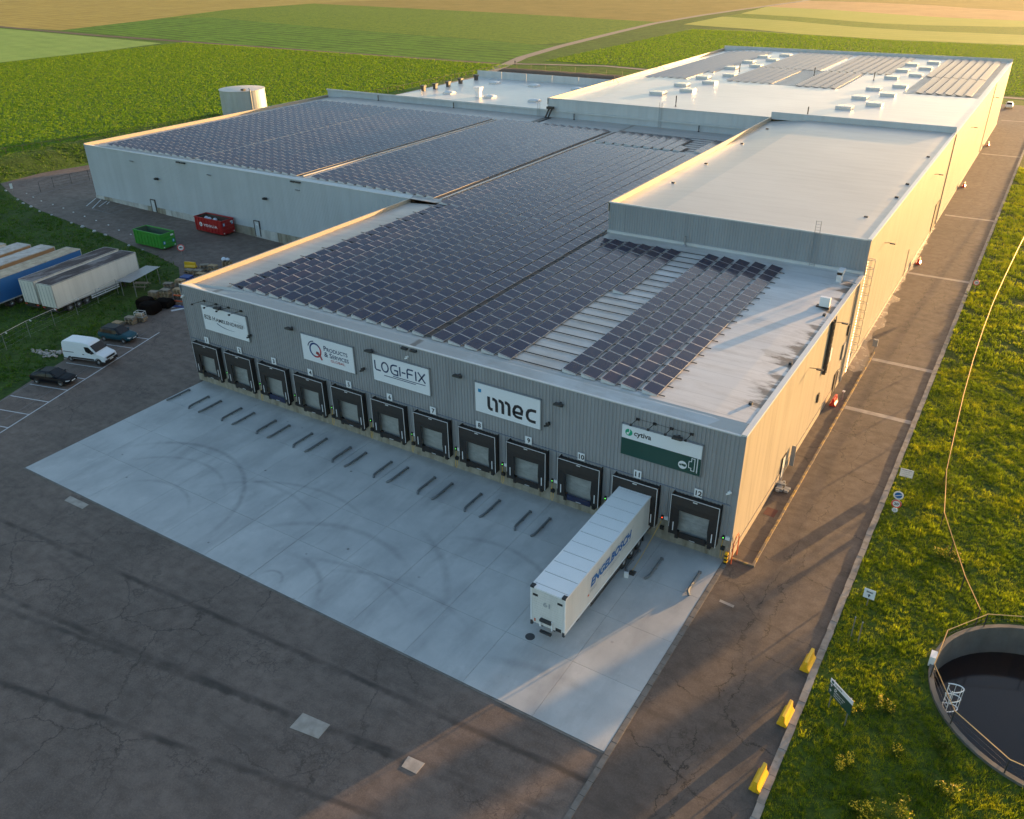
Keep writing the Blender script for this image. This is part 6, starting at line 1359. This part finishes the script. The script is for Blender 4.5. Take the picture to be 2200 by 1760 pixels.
def clumpy(n, x0, x1, y0, y1, sc, thr, keep=None):
    """random points kept where a cheap sum-of-sines noise is high -> uneven clumps"""
    x = rg.uniform(x0, x1, n); y = rg.uniform(y0, y1, n)
    f = np.sin(x / sc + 1.3 * np.sin(y / sc * .7)) + np.sin(y / sc * 1.1 + 1.7 * np.sin(x / sc * .6 + 2)) + .8 * np.sin((x + y) / sc * 2.3 + 1) + rg.normal(0, .7, n)
    k = f > thr
    if keep is not None: k &= keep(x, y)
    return x[k], y[k], f[k]
inb = lambda x, y: ((x - BC[0]) ** 2 + (y - BC[1]) ** 2 > (BR + .6) ** 2) & (x > 8.5)
V = []
x, y, f = clumpy(44000, 8.3, 26, -30, 45, .9, -1.8, inb); V.append(blades(np.stack([x, y, np.full(len(x), .02)], 1), 8, .10, .26, .035, .17, .8))
x, y, f = clumpy(16000, 8.4, 26, -30, 45, .8, .9, inb); V.append(blades(np.stack([x, y, np.full(len(x), .02)], 1), 9, .20, .46, .04, .22, .9))
x, y, f = clumpy(20000, 8.4, 24, 45, 150, 1.4, -.9, inb); V.append(blades(np.stack([x, y, np.full(len(x), .02)], 1), 6, .16, .45, .10, .3, .8))
tag(tri_mesh('grass', np.concatenate(V), M['grass']), 'long uneven grass covering the verge right of the road', None, None, 'stuff')
yb = [(-157, 35), (-138, 29), (-110, 26), (-86, 23), (-79, 13), (-73, 3), (-68, -12), (-58, -34)]
def lkeep(x, y):
    bx = np.array([p[0] for p in yb]); by = np.array([p[1] for p in yb])
    up = y < np.interp(x, bx, by) - 1.2
    right = x < np.interp(y, [-40, -20, -14, -9.2, -4, 3, 9, 14, 18, 22], [-63, -70.3, -72.3, -74, -75.6, -78.2, -80.6, -83.0, -85.2, -89]) - .3
    road = ~((np.abs(x + 85.9) < 2.0) & (np.abs(y - 13.3) < 2.2))
    return up & right & road
V = []
x, y, f = clumpy(26000, -165, -66, -30, 36, 2.2, -1.2, lkeep); V.append(blades(np.stack([x, y, GZ(x) - .02], 1), 6, .10, .30, .10, .3, .8))
x, y, f = clumpy(9000, -165, -66, -30, 36, 1.8, 1.2, lkeep); V.append(blades(np.stack([x, y, GZ(x) - .02], 1), 8, .25, .6, .11, .35, .8))
xb = rg.uniform(-176, -157, 6000); ybk = rg.uniform(24, 96, 6000); zb = np.interp(xb, [-175.5, -171, -166, -162, -158.5, -156.4], [1.4, 3.2, 4.3, 4.0, 2.2, 1.3])
V.append(blades(np.stack([xb, ybk, zb - .1], 1), 5, .2, .5, .14, .35, .8))
tag(tri_mesh('grass', np.concatenate(V), M['grass_left']), 'rough dark green grass around the parked trailers and on the bank', None, None, 'stuff')
# crop leaves on the nearest beet field: rows of leafy plants
def crop(n, x0, x1, y0, y1, keep, hmin, hmax, w, rows=True):
    x = rg.uniform(x0, x1, n); y = rg.uniform(y0, y1, n)
    if rows: x = np.round(x / .9) * .9 + rg.normal(0, .16, n)
    k = keep(x, y); x, y = x[k], y[k]
    return blades(np.stack([x, y, GZ(x) - .06], 1), 3, hmin, hmax, w, .3, 1.3)
lf_keep = lambda x, y: (x < np.interp(y, [30, 52, 160, 240], [-181, -180, -162.5, -164])) & (y < 233 - .02 * (x + 170) - .0) & (x > -352)
V = [crop(140000, -352, -160, 40, 236, lf_keep, .18, .42, .22)]
V.append(crop(80000, -160, 60, 250, 404, lambda x, y: (x > np.interp(y, [250, 300, 370, 404], [-167, -176, -183, -186])),   .2, .42, .26))
tag(tri_mesh('crop_leaves', np.concatenate(V), M['beetleaf']), 'dense leafy beet plants in the green fields', None, None, 'stuff')
# yellow-flowering weeds on the verge
def leaf_cluster(n, rx, ry, h, size, r):
    p = r.normal(0, 1, (n, 3)); p /= np.linalg.norm(p, axis=1)[:, None]; p *= (r.uniform(.25, 1, n) ** .6)[:, None]
    p = p * np.array([rx, ry, h / 2]) + np.array([0, 0, h * .55]); a = r.normal(0, 1, (n, 3)); b = r.normal(0, 1, (n, 3))
    a /= np.linalg.norm(a, axis=1)[:, None]; b /= np.linalg.norm(b, axis=1)[:, None]; s = size * r.uniform(.6, 1.4, n)[:, None]
    return np.stack([p - a * s * .5, p + a * s * .5, p + b * s], 1)
for i, (x, y, rr, h, fl, lb_) in enumerate([(11.6, -13.8, .55, .8, 1, 'yellow-flowering weed right below the direction sign'), (12.6, -8.3, .5, .6, .6, 'flowering weed between the direction sign and the basin'), (14.6, -15.2, .9, 1.1, .35, 'largest leafy shrub at the lower right corner'), (13.2, -16.6, .6, .8, .8, 'flowering shrub at the lower picture edge'),
        (16.4, -12.6, .6, .8, .35, 'leafy shrub close under the basin wall'), (13.9, -11.3, .5, .6, .3, 'low shrub left of the ladder side of the basin'), (12.5, 19.5, .9, .8, .1, 'brownish weed clump by the fence beside the road'), (13.6, 9.0, .8, .7, .5, 'golden weed clump at the bend of the fence'), (15.9, -9.9, .5, .6, .2, 'small shrub at the foot of the basin wall'), (10.6, -9.6, .5, .5, .4, 'weed growing behind the direction sign')]):
    r = np.random.default_rng(40 + i); LB = [(r.normal(0, rr * .6), r.normal(0, rr * .6), r.uniform(.3, .65), r.uniform(.5, 1.1)) for _ in range(6)]; t = thing('flowering_weed', lb_, 'plant', (x, y, .02), 0, 'weeds on the verge')
    tri_mesh('foliage', np.concatenate([leaf_cluster(95, rr * q[2], rr * q[2] * .8, h * q[3], .10, r) + np.array([q[0], q[1], 0]) for q in LB]), M['shrubleaf'], t)
    if fl > .25: o = tri_mesh('flowers', np.concatenate([leaf_cluster(int(60 * fl), rr * q[2] * .95, rr * q[2] * .8, h * q[3] * 1.12, .09, r) + np.array([q[0], q[1], h * .1]) for q in LB]), M['flower'], t); o['kind'] = 'stuff'
# trees right of the picture: their long shadows fall across the road and apron
def tree(label, x, y, h, r, sd):
    q = random.Random(sd); t = thing('tree', label, 'tree', (x, y, 0), 0, 'trees along the right side outside the view')
    b = MB(); b.tube([(0, 0, -.2), (q.uniform(-.1, .1), q.uniform(-.1, .1), h * .35), (q.uniform(-.2, .2), q.uniform(-.2, .2), h * .6), (0, 0, h * .9)], [.16, .12, .08, .03], 7)
    for k in range(7):
        a = q.uniform(0, 6.28); z = h * q.uniform(.58, .8); l = r * q.uniform(.6, 1.0); b.tube([(0, 0, z), (math.cos(a) * l * .5, math.sin(a) * l * .5, z + l * .35), (math.cos(a) * l, math.sin(a) * l, z + l * .6)], [.06, .04, .015], 5)
    b.build('trunk', M['bark'], t); g = np.random.default_rng(sd); L_ = []
    for k in range(16):
        a = g.uniform(0, 6.28); d = r * g.uniform(.1, .85); c = np.array([math.cos(a) * d, math.sin(a) * d, h * g.uniform(.66, .96)])
        L_.append(leaf_cluster(130, r * .42, r * .42, r * .6, .2, g) + c - np.array([0, 0, r * .3]))
    tri_mesh('crown', np.concatenate(L_), M['treeleaf'], t)
for i, (x, y, h, r, lb_) in enumerate([(31, 58, 7.4, 1.5, 'slim bare-stemmed tree nearest the road'), (36, 66, 8.0, 1.8, 'second bare-stemmed tree from the road'), (29, 67, 7.2, 1.4, 'thin tree behind the nearest one'), (40, 79, 8.6, 2.0, 'broad tree in the middle of the row'),
        (34, 76, 7.6, 1.5, 'small-crowned tree left in the row'), (46, 74, 8.2, 2.2, 'wide tree farther from the road'), (51, 84, 9.0, 2.2, 'tallest tree at the outer end'), (43, 62, 7.0, 1.5, 'lowest tree on the outer side')]):
    tree(lb_ + ' right of the verge', x, y, h, r, 70 + i)
S.render.engine = 'CYCLES'
hz = MB().box(-4000, 4000, -700, 5000, -5.0, 44.0); ho = hz.build('haze', M['white']); hm = bpy.data.materials.new('haze_air'); hm.use_nodes = True
hn = hm.node_tree; hn.nodes.remove(hn.nodes['Principled BSDF']); hv = hn.nodes.new('ShaderNodeVolumePrincipled'); hv.inputs['Color'].default_value = (.95, .95, .95, 1); hv.inputs['Density'].default_value = 0.00003; hv.inputs['Anisotropy'].default_value = .7
hn.links.new(hv.outputs[0], hn.nodes['Material Output'].inputs['Volume']); ho.data.materials.clear(); ho.data.materials.append(hm); tag(ho, 'thin golden evening haze', None, None, 'stuff')
